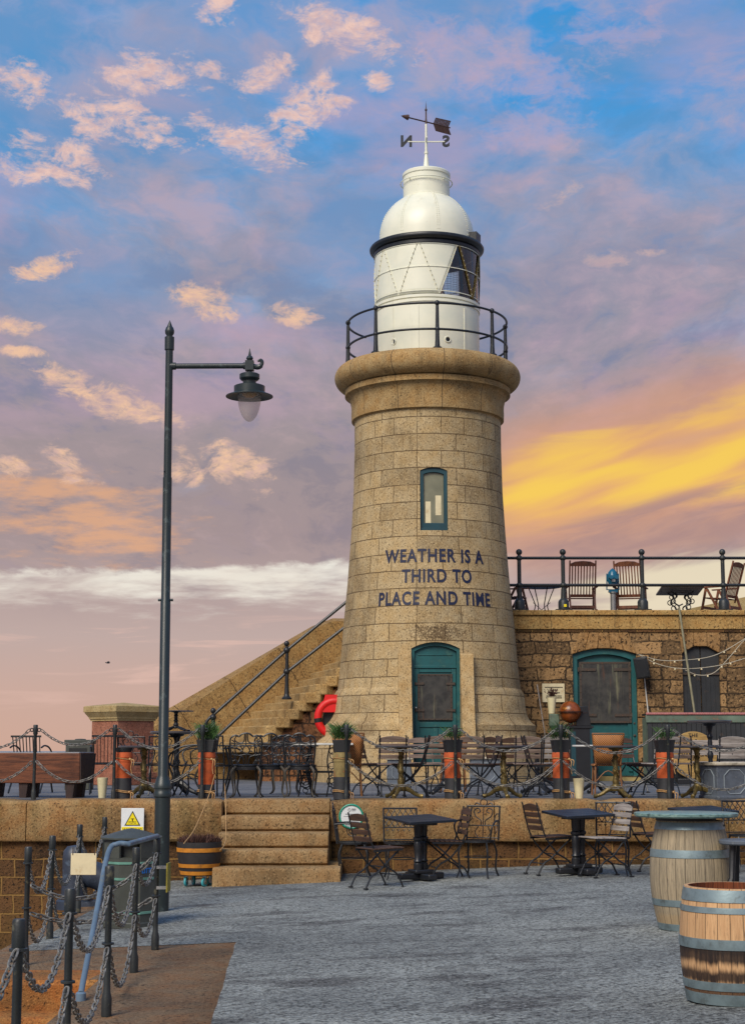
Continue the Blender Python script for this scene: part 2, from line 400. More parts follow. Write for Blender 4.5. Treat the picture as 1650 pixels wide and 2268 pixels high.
# ------------------------------------------------------------------ materials
def granite(name, base, dark, warm, brick=None, uv=False, speck=1.0, stain=.5, bs=.5, mortar=(96, 80, 58), rot=None, msize=.008, cellvar=.25, off=.5, moss=0, gs=1.0, patch=None, warp=.05):
    """speckled stone; brick=(width,row) draws ashlar joints"""
    def f(t):
        v = coords(t, 'Object'); x, y, z = sep(t, v)
        s1 = noise(t, v, 40 * gs, 3, .7); s2 = noise(t, v, 90 * gs, 2, .6)
        big = noise(t, v, .9, 5, .6); mid = noise(t, v, 4.5, 4, .6)
        c = mix(t, mid.ss(.3, .72), lin(base), lin(warm))
        h = (s1 - .5) * .6 + (s2 - .5) * .5
        cell = None; m = None
        if brick:
            if uv:
                ux, uy, uz = sep(t, coords(t, 'UV')); vv = comb(t, ux + (noise(t, v, 1.6, 2) - .5) * .05, uy + (noise(t, v, 2.0, 2) - .5) * .022)
            else:
                a, b = (x + y * .37, z)
                if rot: ca, sa = math.cos(rot), math.sin(rot); a, b = a * ca + b * sa, b * ca - a * sa
                vv = comb(t, a + (noise(t, comb(t, z * 1.0, x * .7), 2.2, 3) - .5) * warp * 2.2, b + (noise(t, v, 2.4, 3) - .5) * warp)
            n = t.nodes.new('ShaderNodeTexBrick'); put(t, n.inputs['Vector'], vv)
            n.offset = off; n.squash = .62; n.squash_frequency = 2; n.inputs['Scale'].default_value = 1.0
            n.inputs['Color1'].default_value = (0, 0, 0, 1); n.inputs['Color2'].default_value = (1, 1, 1, 1)
            n.inputs['Mortar'].default_value = (.5, .5, .5, 1); n.inputs['Mortar Size'].default_value = msize
            n.inputs['Mortar Smooth'].default_value = .25; n.inputs['Bias'].default_value = 0
            n.inputs['Brick Width'].default_value = brick[0]; n.inputs['Row Height'].default_value = brick[1]
            cell = E(t, n.outputs[0]); m = E(t, n.outputs[1])
            c = mix(t, (cell - .5).f('ABSOLUTE') * 0 + cell * cellvar, c, lin(dark))
            c = mix(t, (1.0 - cell) * cellvar * .8, c, lin(warm))
        c = mix(t, (big.ss(.46, .74)) * stain, c, lin(dark))
        c = mix(t, noise(t, vscale(t, v, (2.6, 2.6, .45)), 1.0, 5, .68).ss(.54, .76) * stain * .75, c, lin(tuple(k * .6 for k in dark)))
        if moss: c = mix(t, noise(t, vscale(t, v, (1.3, 1.3, .6)), 1.0, 5, .65).ss(.46, .64) * moss, c, lin((84, 68, 30)))
        if patch:
            pm = (1.0 - ((x - patch[0]) / patch[2]) * ((x - patch[0]) / patch[2]) - ((z - patch[1]) / patch[3]) * ((z - patch[1]) / patch[3])) * (-y).ss(.5, 1.0) + (mid - .5) * 1.6 + (s1 - .5) * 2.2
            c = mix(t, pm.ss(.3, 1.1) * .75, c, lin((62, 46, 34)))
        sp = s1.ss(.55, .66) * .62 * speck
        c = mix(t, sp, c, lin(tuple(k * .42 for k in dark)))
        c = mix(t, s2.ss(.60, .70) * .45 * speck, c, lin(tuple(k * .3 for k in dark)))
        c = mix(t, s1.ss(.44, .34) * .35 * speck, c, lin(tuple(min(255, k * 1.22) for k in base)))
        hh = h * .6
        if m is not None:
            jm = noise(t, v, 2.2, 3, .6).ss(.22, .5)
            c = mix(t, m * jm * .85, c, lin(mortar)); hh = hh - m * 1.6
            # rain marks that start under the joints
            c = mix(t, noise(t, vscale(t, v, (3.2, 3.2, .55)), 1.0, 5, .65).ss(.58, .78) * stain * .7, c, lin(tuple(k * .55 for k in dark)))
        return {'Base Color': c, 'Roughness': .85, 'Specular IOR Level': .25, 'Normal': bump(t, hh, bs, .02)}
    return mat(name, f)
def paint(name, col, rough=.45, var=.12, metal=0.0, bs=.08, worn=None, sc=9.0, wornamt=.5):
    def f(t):
        v = coords(t, 'Object'); n1 = noise(t, v, sc, 5, .6); n2 = noise(t, v, sc * .25, 4, .6); n3 = noise(t, v, 70, 2)
        c = mix(t, n1.ss(.35, .7) * var * 2, lin(col), lin(tuple(k * .62 for k in col)))
        c = mix(t, n2.ss(.5, .75) * var * 1.5, c, lin(tuple(min(255, k * 1.25 + 8) for k in col)))
        if worn: c = mix(t, n1.ss(.58, .68) * wornamt, c, lin(worn))
        return {'Base Color': c, 'Roughness': (n1 - .5) * .25 + rough, 'Metallic': metal, 'Normal': bump(t, n1 + n3 * .4, bs, .01)}
    return mat(name, f)
def wood(name, a, b, axis='X', rough=.7, plank=None, bs=.25, dirt=(40, 32, 26)):
    def f(t):
        v = coords(t, 'Object'); s = {'X': (1.2, 14, 14), 'Y': (14, 1.2, 14), 'Z': (14, 14, 1.2)}[axis]
        g = noise(t, vscale(t, v, s), 2.2, 6, .65, .6); g2 = noise(t, vscale(t, v, s), 9.0, 3, .6)
        big = noise(t, v, 3.0, 4, .6)
        c = mix(t, g.ss(.3, .72), lin(a), lin(b)); c = mix(t, g2.ss(.55, .75) * .5, c, lin(dirt)); c = mix(t, big.ss(.5, .75) * .4, c, lin(dirt))
        return {'Base Color': c, 'Roughness': rough, 'Normal': bump(t, g + g2 * .5, bs, .006)}
    return mat(name, f)
M = {}
M['tower'] = granite('tower_granite', (188, 168, 130), (112, 94, 68), (180, 152, 106), brick=(1.0, .366), uv=True, stain=.62, cellvar=.42, msize=.011, speck=1.35, gs=.85, patch=(.08, 3.06, .85, .26), bs=.55, mortar=(84, 66, 44))
M['tower_plain'] = granite('cornice_granite', (172, 146, 102), (104, 84, 56), (164, 128, 78), brick=(1.9, 9.0), uv=True, stain=.65, bs=.6, cellvar=.2, speck=1.3, msize=.012, gs=.85)
M['jamb'] = granite('jamb_granite', (184, 160, 118), (116, 96, 66), (176, 142, 92), stain=.5, speck=1.3, gs=.85)
M['coping'] = granite('coping_granite', (160, 132, 90), (88, 68, 44), (152, 110, 66), moss=.55, stain=.85, bs=1.0, speck=1.35)
M['steps'] = granite('step_granite', (158, 132, 94), (90, 72, 48), (144, 110, 70), stain=.8, bs=1.0, speck=1.35)
M['stair'] = granite('stair_granite', (176, 148, 100), (110, 88, 58), (160, 126, 76), stain=.6, bs=1.0, speck=1.4, gs=.8)
M['parapet'] = granite('parapet_granite', (160, 130, 82), (98, 76, 48), (146, 110, 62), brick=(1.35, 9.0), rot=R(30), stain=.5, bs=1.0, speck=1.5, gs=.75, warp=.02, mortar=(60, 46, 30))
M['facade'] = granite('facade_stone', (152, 122, 84), (62, 48, 34), (168, 132, 88), brick=(.70, .29), stain=.9, bs=1.6, mortar=(44, 36, 28), msize=.016, cellvar=.75, speck=1.9, gs=.45, warp=.13)
M['facade_lt'] = granite('voussoir_stone', (150, 118, 78), (76, 56, 38), (150, 112, 68), stain=.7, bs=1.4, speck=1.8, gs=.45)
M['band'] = granite('band_course_stone', (178, 148, 94), (108, 84, 52), (168, 128, 72), brick=(2.3, 9.0), stain=.6, bs=.8, speck=1.7, gs=.5, off=0)
M['rubble'] = granite('rubble_wall', (100, 72, 46), (44, 32, 22), (118, 82, 46), moss=.4, brick=(.62, .235), stain=.95, bs=1.4, mortar=(146, 112, 62), msize=.013, cellvar=.8, speck=1.7, gs=.7, warp=.035)
M['roughwall'] = granite('rough_stone', (118, 84, 58), (52, 36, 28), (136, 90, 54), brick=(.5, .28), stain=.8, bs=1.2, mortar=(42, 32, 26), msize=.02, cellvar=.8, speck=1.8, gs=.5, warp=.10)
M['pillar'] = granite('pink_granite', (160, 108, 86), (98, 62, 50), (142, 90, 70), stain=.6, bs=.5, speck=1.4)
M['pillarcap'] = granite('pillar_cap_granite', (176, 156, 112), (112, 96, 66), (160, 136, 90), stain=.5, bs=.5)
M['apron'] = granite('apron_granite', (122, 104, 82), (66, 54, 44), (128, 94, 64), stain=.6, bs=1.3, speck=1.8)
M['orange'] = granite('orange_granite', (158, 112, 62), (80, 54, 32), (164, 98, 46), stain=.7, bs=1.1, speck=1.5)
def f(t):
    v = coords(t, 'Object'); x, y, z = sep(t, v)
    a = x * math.cos(R(35)) + y * math.sin(R(35)); b = y * math.cos(R(35)) - x * math.sin(R(35))
    br = noise(t, comb(t, a * 5, b * 16), 1.0, 4, .65); br2 = noise(t, comb(t, a * 14, b * 34), 1.0, 3, .65)
    pt = noise(t, v, .40, 5, .62); p2 = noise(t, vscale(t, v, (.8, 1.5, 1)), .9, 6, .68); g = noise(t, v, 38, 3, .7); g2 = noise(t, v, 17, 4, .7)
    c = mix(t, pt.ss(.30, .66), lin((122, 125, 122)), lin((160, 163, 157)))
    c = mix(t, p2.ss(.50, .66) * .75, c, lin((74, 71, 70)))
    c = mix(t, br.ss(.50, .64) * .45, c, lin((60, 58, 57))); c = mix(t, br2.ss(.54, .66) * .55, c, lin((44, 43, 43)))
    c = mix(t, g2.ss(.52, .62) * .62, c, lin((46, 45, 45))); c = mix(t, g.ss(.52, .61) * .75, c, lin((30, 29, 29)))
    c = mix(t, noise(t, vscale(t, v, (.45, 2.2, 1)), .8, 4, .62).ss(.64, .74) * .75, c, lin((58, 42, 36)))
    c = mix(t, g.ss(.42, .32) * .5, c, lin((188, 190, 186)))
    return {'Base Color': c, 'Roughness': .85, 'Specular IOR Level': .25, 'Normal': bump(t, br * .4 + br2 * .6 + g * .8 + g2 * .8, 1.0, .025)}
M['asphalt'] = mat('brushed_concrete', f)
def f(t):
    v = coords(t, 'Object'); x, y, z = sep(t, v)
    n = t.nodes.new('ShaderNodeTexBrick'); put(t, n.inputs['Vector'], comb(t, x, y)); n.inputs['Scale'].default_value = 1
    n.inputs['Brick Width'].default_value = .9; n.inputs['Row Height'].default_value = .5; n.inputs['Mortar Size'].default_value = .01
    m = E(t, n.outputs[1]); g = noise(t, v, 30, 3); p = noise(t, v, 1.2, 5, .6)
    c = mix(t, p.ss(.3, .7), lin((78, 80, 84)), lin((112, 112, 112))); c = mix(t, m * .6, c, lin((50, 50, 54))); c = mix(t, g.ss(.55, .68) * .4, c, lin((54, 54, 58)))
    return {'Base Color': c, 'Roughness': .7, 'Normal': bump(t, g - m, .4, .01)}
M['paving'] = mat('terrace_paving', f)
def f(t):
    v = coords(t, 'Object'); n = noise(t, vscale(t, v, (.12, .5, 1)), 1.0, 6, .65); n2 = noise(t, vscale(t, v, (.02, .1, 1)), 1.0, 4, .6)
    c = mix(t, n2, lin((88, 106, 118)), lin((132, 142, 148)))
    return {'Base Color': c, 'Roughness': .35, 'Normal': bump(t, n, .8, .5)}
M['sea'] = mat('sea_water', f)
def f(t):
    v = coords(t, 'Object'); x, y, z = sep(t, v); n = noise(t, v, 2.2, 5, .6)
    st = noise(t, vscale(t, v, (5, 5, .5)), 1.0, 5, .65); r = noise(t, v, 9, 4, .65)
    c = mix(t, n.ss(.35, .75) * .5, lin((228, 226, 204)), lin((204, 208, 190)))
    c = mix(t, st.ss(.56, .76) * .45, c, lin((196, 190, 164))); c = mix(t, r.ss(.70, .78) * .6, c, lin((150, 98, 50)))
    return {'Base Color': c, 'Roughness': .38, 'Normal': bump(t, n + r * .3, .06, .02)}
M['white'] = mat('white_paint', f)
M['rivet'] = paint('rivet_paint', (190, 180, 150), .45, .2, worn=(110, 70, 40), sc=24)
M['iron'] = paint('black_iron_paint', (27, 30, 34), .42, .25, bs=.15, worn=(84, 86, 86), sc=26, wornamt=.3)
M['post'] = paint('post_iron_paint', (40, 45, 46), .45, .3, bs=.2, worn=(112, 108, 84), sc=14, wornamt=.45)
M['lamp'] = paint('lamp_paint', (36, 46, 47), .40, .2, bs=.1, worn=(96, 112, 112), sc=7, wornamt=.3)
M['teal'] = paint('teal_paint', (24, 86, 88), .48, .22, bs=.12, worn=(70, 112, 98), sc=7, wornamt=.35)
M['teal_dk'] = paint('dark_teal_paint', (18, 62, 72), .5, .2)
def f(t):
    v = coords(t, 'Object'); st = noise(t, vscale(t, v, (9, 9, .7)), 1.0, 5, .65); n = noise(t, v, 5, 4, .6)
    c = mix(t, n.ss(.35, .7), lin((66, 64, 60)), lin((40, 40, 40))); c = mix(t, st.ss(.55, .74) * .75, c, lin((126, 124, 96)))
    c = mix(t, noise(t, vscale(t, v, (14, 14, 1)), 1.0, 4).ss(.62, .76) * .6, c, lin((104, 62, 36)))
    return {'Base Color': c, 'Roughness': .6, 'Metallic': .2, 'Normal': bump(t, st + n, .2, .01)}
M['shutter'] = mat('weathered_steel_sheet', f)
M['shutter_edge'] = paint('rusty_steel', (70, 58, 48), .6, .3, bs=.2, worn=(118, 76, 44), sc=18)
M['blackdoor'] = paint('charcoal_boards', (44, 46, 48), .6, .3, bs=.2, worn=(84, 66, 50), sc=6, wornamt=.4)
M['brass'] = paint('gilded_iron', (122, 104, 58), .42, .45, metal=.5, bs=.5, worn=(58, 52, 38), sc=22, wornamt=.9)
M['chain'] = paint('galvanised_chain', (128, 126, 120), .55, .5, metal=.25, bs=.2, worn=(92, 82, 72), sc=30)
M['terracotta'] = paint('terracotta', (200, 92, 44), .8, .25, bs=.25, worn=(162, 88, 54), sc=9)
M['terracotta_gr'] = paint('mossy_terracotta', (150, 132, 84), .85, .35, bs=.3, worn=(184, 112, 70), sc=9, wornamt=.8)
M['tar'] = paint('tarred_base', (48, 50, 54), .6, .25, bs=.2)
M['plastic'] = paint('black_plastic', (30, 32, 34), .45, .2)
M['soil'] = paint('dark_soil', (46, 36, 28), .95, .4, bs=.6)
M['rope'] = paint('hemp_rope', (186, 146, 96), .9, .3, bs=.4, sc=40)
M['leaf'] = paint('green_leaves', (74, 112, 52), .55, .5, sc=14)
M['leaf_dk'] = paint('dark_green_leaves', (52, 84, 40), .55, .5, sc=14)
M['heather'] = paint('dead_heather', (84, 54, 44), .8, .5, sc=20)
M['slat'] = wood('weathered_slats', (142, 122, 108), (92, 74, 64), 'X')
M['slat_grey'] = wood('silver_grey_slats', (168, 160, 152), (112, 102, 96), 'X')
M['slat_brown'] = wood('brown_slats', (84, 58, 42), (50, 34, 26), 'X')
M['teak'] = wood('teak', (134, 80, 50), (84, 46, 30), 'Z', .55)
M['teak_dk'] = wood('dark_teak', (104, 58, 40), (62, 34, 26), 'Z', .55)
M['beam'] = wood('red_brown_beam', (122, 72, 46), (66, 36, 24), 'X', .5, dirt=(40, 24, 18))
M['beam_end'] = wood('dark_beam_end', (66, 42, 34), (34, 22, 20), 'Z', .6)
M['wet_top'] = paint('wet_grey_wood', (150, 152, 156), .35, .2)
M['blacktop'] = wood('black_table_boards', (34, 42, 54), (22, 26, 34), 'X', .42, bs=.3, dirt=(16, 18, 24))
M['blackwood'] = paint('black_wood', (30, 32, 36), .4, .25, bs=.15)
M['tabletop'] = paint('dark_marble_top', (66, 64, 66), .3, .3)
M['whitetop'] = paint('white_table_top', (206, 204, 196), .4, .15)
M['lead'] = paint('lead_grey', (92, 100, 110), .55, .3, bs=.15, worn=(124, 130, 134), sc=10)
M['lead_edge'] = paint('lead_moulding', (138, 148, 154), .5, .2)
M['leadtop'] = paint('stone_rim', (196, 186, 164), .8, .3, worn=(120, 112, 96))
M['cream'] = paint('cream_plastic', (214, 204, 164), .5, .08)
M['signcream'] = paint('yellowed_sign', (222, 208, 168), .55, .12, worn=(190, 160, 112), sc=8)
M['signwhite'] = paint('white_sign', (222, 224, 222), .4, .05)
M['signgreen'] = paint('green_sign', (20, 146, 118), .4, .08)
M['signyellow'] = paint('yellow_sign', (238, 216, 20), .4, .05)
M['signblack'] = paint('sign_black', (22, 22, 22), .5, .05)
M['signgrey'] = paint('sign_grey', (120, 122, 124), .5, .05)
M['navy'] = paint('navy_paint', (16, 26, 60), .6, .15)
M['blueletter'] = paint('blue_letters', (30, 110, 190), .5, .1)
M['bin'] = paint('bin_green_black', (70, 73, 66), .5, .25, bs=.1, worn=(84, 84, 62), sc=6, wornamt=.4)
M['binband'] = paint('bin_band', (104, 152, 134), .5, .25)
M['bluegrey'] = paint('blue_grey_iron', (48, 56, 70), .45, .25, bs=.25, worn=(90, 106, 124), sc=8)
M['rail'] = paint('blue_handrail', (96, 116, 134), .42, .25, bs=.1, worn=(128, 124, 92), sc=6, wornamt=.5)
M['zinc'] = paint('zinc_hoop', (132, 150, 154), .45, .3, metal=.45, bs=.12, worn=(92, 96, 92), sc=10)
M['ochre'] = paint('ochre_hoop', (206, 132, 36), .6, .25, worn=(120, 72, 34), sc=12)
M['tubwood'] = paint('dark_tub_wood', (46, 44, 44), .6, .3, bs=.2)
M['castor'] = paint('turquoise_wheel', (60, 160, 170), .5, .15)
M['steel'] = paint('bright_steel', (170, 172, 170), .35, .2, metal=.7)
M['red'] = paint('red_ring', (214, 18, 14), .5, .12)
M['wicker_f'] = paint('cane_frame', (128, 84, 46), .6, .2)
M['blue_tel'] = paint('blue_enamel', (26, 96, 124), .3, .15)
M['globe'] = paint('antique_globe', (140, 70, 24), .3, .6, sc=5, worn=(196, 128, 40), wornamt=.9)
M['globe_base'] = paint('globe_stand', (44, 24, 20), .4, .3)
M['pink'] = paint('pink_trim', (176, 112, 108), .7, .3, sc=30)
M['oldteal'] = paint('worn_teal_board', (96, 112, 96), .7, .35, bs=.3, worn=(122, 98, 76), sc=9, wornamt=.9)
M['bamboo'] = paint('bamboo_pole', (122, 116, 88), .6, .25, sc=12)
M['cable'] = paint('pale_cable', (180, 172, 152), .6, .15)
M['dullyellow'] = paint('dull_yellow_strip', (150, 138, 44), .5, .3)
M['gold'] = wood('gold_wood_disc', (176, 144, 84), (128, 98, 52), 'X', .55, dirt=(96, 70, 40))
M['gull'] = paint('gull_grey', (60, 58, 60), .8, .1)
def f(t):
    v = coords(t, 'Object'); x, y, z = sep(t, v)
    w = ((x * 190).f('SINE') * (z * 190).f('SINE')); n = noise(t, v, 14, 4)
    c = mix(t, w.ss(-.4, .5), lin((112, 66, 30)), lin((190, 128, 66))); c = mix(t, n.ss(.5, .75) * .5, c, lin((120, 70, 34)))
    return {'Base Color': c, 'Roughness': .6, 'Normal': bump(t, w, .5, .005)}
M['wicker'] = mat('woven_cane', f)
def f(t):
    v = coords(t, 'Object'); n = noise(t, vscale(t, v, (3, 9, 9)), 2.0, 6, .7, 1.2); n2 = noise(t, v, 24, 4)
    c = mix(t, n.ss(.35, .65), lin((84, 114, 112)), lin((128, 154, 144))); c = mix(t, n2.ss(.56, .7) * .8, c, lin((46, 64, 60)))
    return {'Base Color': c, 'Roughness': .35, 'Normal': bump(t, n + n2, .5, .01)}
M['marble'] = mat('green_slate_top', f)
def barrelwood(name, a, b, bands):
    def f(t):
        v = coords(t, 'Object'); x, y, z = sep(t, v)
        ang = y.f('ARCTAN2', x) * (26 / (2 * math.pi)) + 40.0
        idf = ang.f('FLOOR'); fr = ang - idf
        wn = t.nodes.new('ShaderNodeTexWhiteNoise'); wn.noise_dimensions = '1D'; put(t, wn.inputs['W'], idf); w = E(t, wn.outputs[0])
        g = noise(t, comb(t, ang * 3.2, z * 2.2, w * 9), 2.0, 6, .68, .5); g2 = noise(t, comb(t, ang * 9, z * 7, w * 5), 1.6, 4, .6)
        c = mix(t, g.ss(.3, .7), lin(a), lin(b)); c = mix(t, w * .4, c, lin(tuple(k * .72 for k in b)))
        c = mix(t, g2.ss(.56, .72) * .6, c, lin((66, 54, 44)))
        seam = (fr - .5).f('ABSOLUTE').ss(.455, .5)
        for (z0, z1, col, k) in bands:
            e = noise(t, comb(t, ang * 2.4, z * 3), 1.0, 4, .7)
            m = (z + (e - .5) * .09).ss(z0 - .02, z0 + .02) * (1.0 - (z + (e - .5) * .09).ss(z1 - .02, z1 + .02))
            c = mix(t, m * k * (e * .5 + .7).clamp(), c, lin(col))
        c = mix(t, seam * .75, c, lin((34, 26, 20)))
        return {'Base Color': c, 'Roughness': .75, 'Normal': bump(t, g * .5 + g2 * .4 - seam * 2.0, .5, .008)}
    return mat(name, f)
M['barrel_grey'] = barrelwood('grey_barrel_oak', (176, 158, 128), (132, 120, 98), [(0.0, .13, (168, 140, 100), .5)])
M['barrel_new'] = barrelwood('pale_barrel_oak', (214, 172, 124), (186, 142, 98), [(-.05, .10, (74, 48, 30), .95), (.13, .20, (40, 25, 17), 1.0), (.245, .325, (34, 20, 14), 1.0), (.30, .345, (28, 17, 12), 1.0)])
M['barrel_in'] = barrelwood('stained_barrel_inside', (150, 80, 42), (98, 48, 26), [])
def f(t):
    o = t.nodes['Material Output']; tr = t.nodes.new('ShaderNodeBsdfTransparent'); tr.inputs[0].default_value = (.96, .97, .94, 1)
    gl = t.nodes.new('ShaderNodeBsdfGlossy'); gl.inputs['Roughness'].default_value = .06; fr = t.nodes.new('ShaderNodeFresnel'); fr.inputs[0].default_value = 1.5
    mx = t.nodes.new('ShaderNodeMixShader'); put(t, mx.inputs[0], (E(t, fr.outputs[0]) * 1.2 + .05).clamp()); t.links.new(tr.outputs[0], mx.inputs[1]); t.links.new(gl.outputs[0], mx.inputs[2]); t.links.new(mx.outputs[0], o.inputs[0])
M['glass'] = mat('clear_glass', f)
def f(t):
    v = coords(t, 'Object'); n = noise(t, v, 3, 3)
    return {'Base Color': mix(t, n, lin((96, 98, 82)), lin((150, 148, 124))), 'Roughness': .08, 'Specular IOR Level': .6}
M['pane'] = mat('dusty_window_pane', f)
def f(t):
    o = t.nodes['Material Output']; tr = t.nodes.new('ShaderNodeBsdfTransparent'); tr.inputs[0].default_value = (.90, .88, .86, 1)
    df = t.nodes.new('ShaderNodeBsdfPrincipled'); df.inputs['Base Color'].default_value = lin((214, 202, 192)); df.inputs['Roughness'].default_value = .1
    mx = t.nodes.new('ShaderNodeMixShader'); mx.inputs[0].default_value = .30; t.links.new(tr.outputs[0], mx.inputs[1]); t.links.new(df.outputs[0], mx.inputs[2]); t.links.new(mx.outputs[0], o.inputs[0])
M['globe_glass'] = mat('lamp_globe_glass', f)
M['amber'] = paint('amber_lens', (196, 140, 60), .15, .4, sc=4)
M['inner'] = paint('lantern_inside', (206, 158, 96), .6, .3)

# ------------------------------------------------------------------ the setting
def struct(o): return tag(o, kind='structure')
b = MB(); b.add([(-30000, -200, -4.2), (30000, -200, -4.2), (30000, 42000, -4.2), (-30000, 42000, -4.2)], [(0, 1, 2, 3)])
struct(b.build('sea', M['sea']))
QX = -3.25                                            # outer edge of the quay
WY = 21.55                                            # face of the terrace wall
LY = 12.25                                            # top edge of the landing steps
def sheet(xs, y0, y1, dz=0.0, thick=None):
    b = MB(); n = len(xs)
    vs = [(x, y, gz(x) + dz) for y in (y0, y1) for x in xs]
    b.add(vs, [(i, i + 1, n + i + 1, n + i) for i in range(n - 1)])
    return b
# stone body of the quay with the stair well cut out of it
b = MB()
def quay_block(x0, x1, y0, y1):
    b.add([(x0, y0, gz(x0) - .004), (x1, y0, gz(x1) - .004), (x1, y1, gz(x1) - .004), (x0, y1, gz(x0) - .004), (x0, y0, -5), (x1, y0, -5), (x1, y1, -5), (x0, y1, -5)],
          [(0, 1, 2, 3), (0, 4, 5, 1), (1, 5, 6, 2), (2, 6, 7, 3), (3, 7, 4, 0)])
quay_block(QX, -2.02, LY, 14.3); quay_block(-2.02, -.6, -3, 14.3); quay_block(QX, 2.6, 14.3, WY + .3); quay_block(-.6, 2.6, -3, 14.3); quay_block(2.6, 26, -3, WY + .3)
struct(b.build('quay', M['apron']))
b = sheet([-3.05, -2.6, -1.8, -1.1, 0, 1.3, 2.6, 6, 26], 14.25, WY + .2)
n0 = len(b.v)
ys = [-2.5, 2, 5] + [6 + .25 * k for k in range(33)] + [14.25]; jr = random.Random(2); jit = {y: jr.uniform(-.007, .007) for y in ys}
edge = lambda y: -1.14 + .05 * (13.4 - y)
for i in range(len(ys) - 1):
    xs0 = [edge(ys[i]) + jit[ys[i]], 0, 1.3, 2.6, 6, 26]; xs1 = [edge(ys[i + 1]) + jit[ys[i + 1]], 0, 1.3, 2.6, 6, 26]
    vs = [(x, ys[i], gz(x)) for x in xs0] + [(x, ys[i + 1], gz(x)) for x in xs1]
    b.add(vs, [(k, k + 1, 7 + k, 6 + k) for k in range(5)])
struct(b.build('pavement', M['asphalt']))
# landing steps going down to the water, towards the camera
t = thing('landing_steps', 'worn orange granite steps going down to the water inside the chain railings', 'steps', (-2.3, LY, 0))
for k in range(7):
    b = MB(); z = gz(-2.3) - .21 * (k + 1); y1 = LY - .34 * k
    b.prism([(y1 - .40, -4.9), (y1 - .001 * k, -4.9), (y1 - .001 * k, z), (y1 - .36, z), (y1 - .385, z - .012), (y1 - .40, z - .04)], -3.9, -2.022, 'X')
    b.build('step', M['orange'], t, world=True)
b = MB()                                              # lip of the landing
b.prism([(LY - .05, -.26), (LY, -.26), (LY + .5, -.05), (LY + .5, gz(-2.3) + .006), (LY - .02, gz(-2.3) + .004), (LY - .05, gz(-2.3) - .03)], -3.9, -2.03, 'X')
b.build('landing_edge', M['orange'], t, world=True)
# terrace floor and its retaining wall
b = MB(); b.box((4.4, 29.6, TZ - .25), (29.2, 15.2, .5)); struct(b.build('terrace', M['paving']))
SX0, SX1 = at(492, 1800, WY).x, at(731, 1800, WY).x   # stair opening
t = thing('terrace_wall', 'long granite retaining wall with rounded coping blocks below the terrace', 'wall', (2, WY, 0))
b = MB()
for (x0, x1) in ((-10.5, SX0), (SX1, 19)): b.box(((x0 + x1) / 2, WY + .36, -1.6), (x1 - x0, .6, 4.2))
b.build('wall', M['rubble'], t, world=True)
b = MB()
def coping(x0, x1, z0=.47, z1=TZ + .012, d=.62):
    rr = .075; y0 = WY - .06; g = .006
    pf = [(y0 + d, z0), (y0 + .02, z0), (y0, z0 + .03)] + [(y0 + rr - rr * math.cos(a), z1 - rr + rr * math.sin(a)) for a in [R(q) for q in (0, 18, 36, 54, 72, 90)]] + [(y0 + d, z1)]
    k = 9; vs = []
    for i in range(k + 1):
        s = i / k; x = x0 + g + (x1 - x0 - 2 * g) * s; e = min(s, 1 - s) * (x1 - x0); ins = .05 * max(0, 1 - e / .07)
        for (y, z) in pf:
            w = .012 * math.sin(x * 5.1 + z * 9) + .008 * math.sin(x * 11.3)
            vs.append((x, y + (ins if y < y0 + .3 else 0) + (w if y < y0 + .3 else 0), z - (ins * .6 if z > z1 - .05 else 0)))
    n = len(pf); fs = [(i * n + j, i * n + (j + 1) % n, (i + 1) * n + (j + 1) % n, (i + 1) * n + j) for i in range(k) for j in range(n)]
    fs += [tuple(range(n)), tuple(range((k + 1) * n - 1, k * n - 1, -1))]
    b.add(vs, fs)
cuts_l = [SX0, at(355, 1800, WY).x, at(60, 1800, WY).x, -8.2, -10.5]
for i in range(4): coping(cuts_l[i + 1], cuts_l[i])
cuts_r = [SX1, at(1128 * .97, 1800, WY).x, at(1340, 1800, WY).x, at(1612, 1800, WY).x, 8, 10.5, 13, 16, 19]
for i in range(len(cuts_r) - 1): coping(cuts_r[i], cuts_r[i + 1])
b.build('coping', M['coping'], t, world=True)
t = thing('stone_steps', 'flight of five rough granite steps leading up to the terrace', 'steps', ((SX0 + SX1) / 2, 20.3, 0))
sy = [20.30, 20.66, 21.02, 21.38, 21.75]; sz = [.215, .41, .605, .805, TZ + .008]
for k in range(5):
    b = MB(); xr = SX1 + (.17 if k == 0 else 0) - .004; xl = SX0 + .004; z = sz[k]
    zb = -.4 if k == 0 else sz[k - 1] - .02
    y1 = 22.3
    b.prism([(y1, zb), (sy[k] + .05, zb), (sy[k] + .045, zb + .035), (sy[k] + .008, zb + .045), (sy[k] + .0, z - .05), (sy[k] + .014, z - .014), (sy[k] + .045, z), (y1, z)], xl, xr, 'X')
    b.build('step', M['steps'], t, world=True, bev=.012)
# ------------------------------------------------------------------ lighthouse
TY = 34.8; TX = ter(951, TY).x
def prof(hw, v):
    z = at(950, v, TY).z; dist = TY * math.cos(PITCH) + (z - CAMZ) * math.sin(PITCH)
    return (hw / FD * dist, z - TZ)
LH = thing('lighthouse', 'tall tapering granite lighthouse with white domed lantern and blue lettering', 'lighthouse', (TX, TY, TZ))
def uvc(o, k=1.95):
    me = o.data; uv = me.uv_layers.new(name='UVMap') if not me.uv_layers else me.uv_layers[0]
    for p in me.polygons:
        a0 = math.atan2(p.center.x, -p.center.y)
        for li in p.loop_indices:
            c = me.vertices[me.loops[li].vertex_index].co; a = math.atan2(c.x, -c.y)
            if a - a0 > math.pi: a -= 2 * math.pi
            if a - a0 < -math.pi: a += 2 * math.pi
            uv.data[li].uv = (a * k + 40.33, c.z + 30.05)
PHI = R(2.3)
LX = Matrix.Rotation(PHI, 4, 'Z')                     # local frame of door, window and lettering: y < 0 towards the viewer
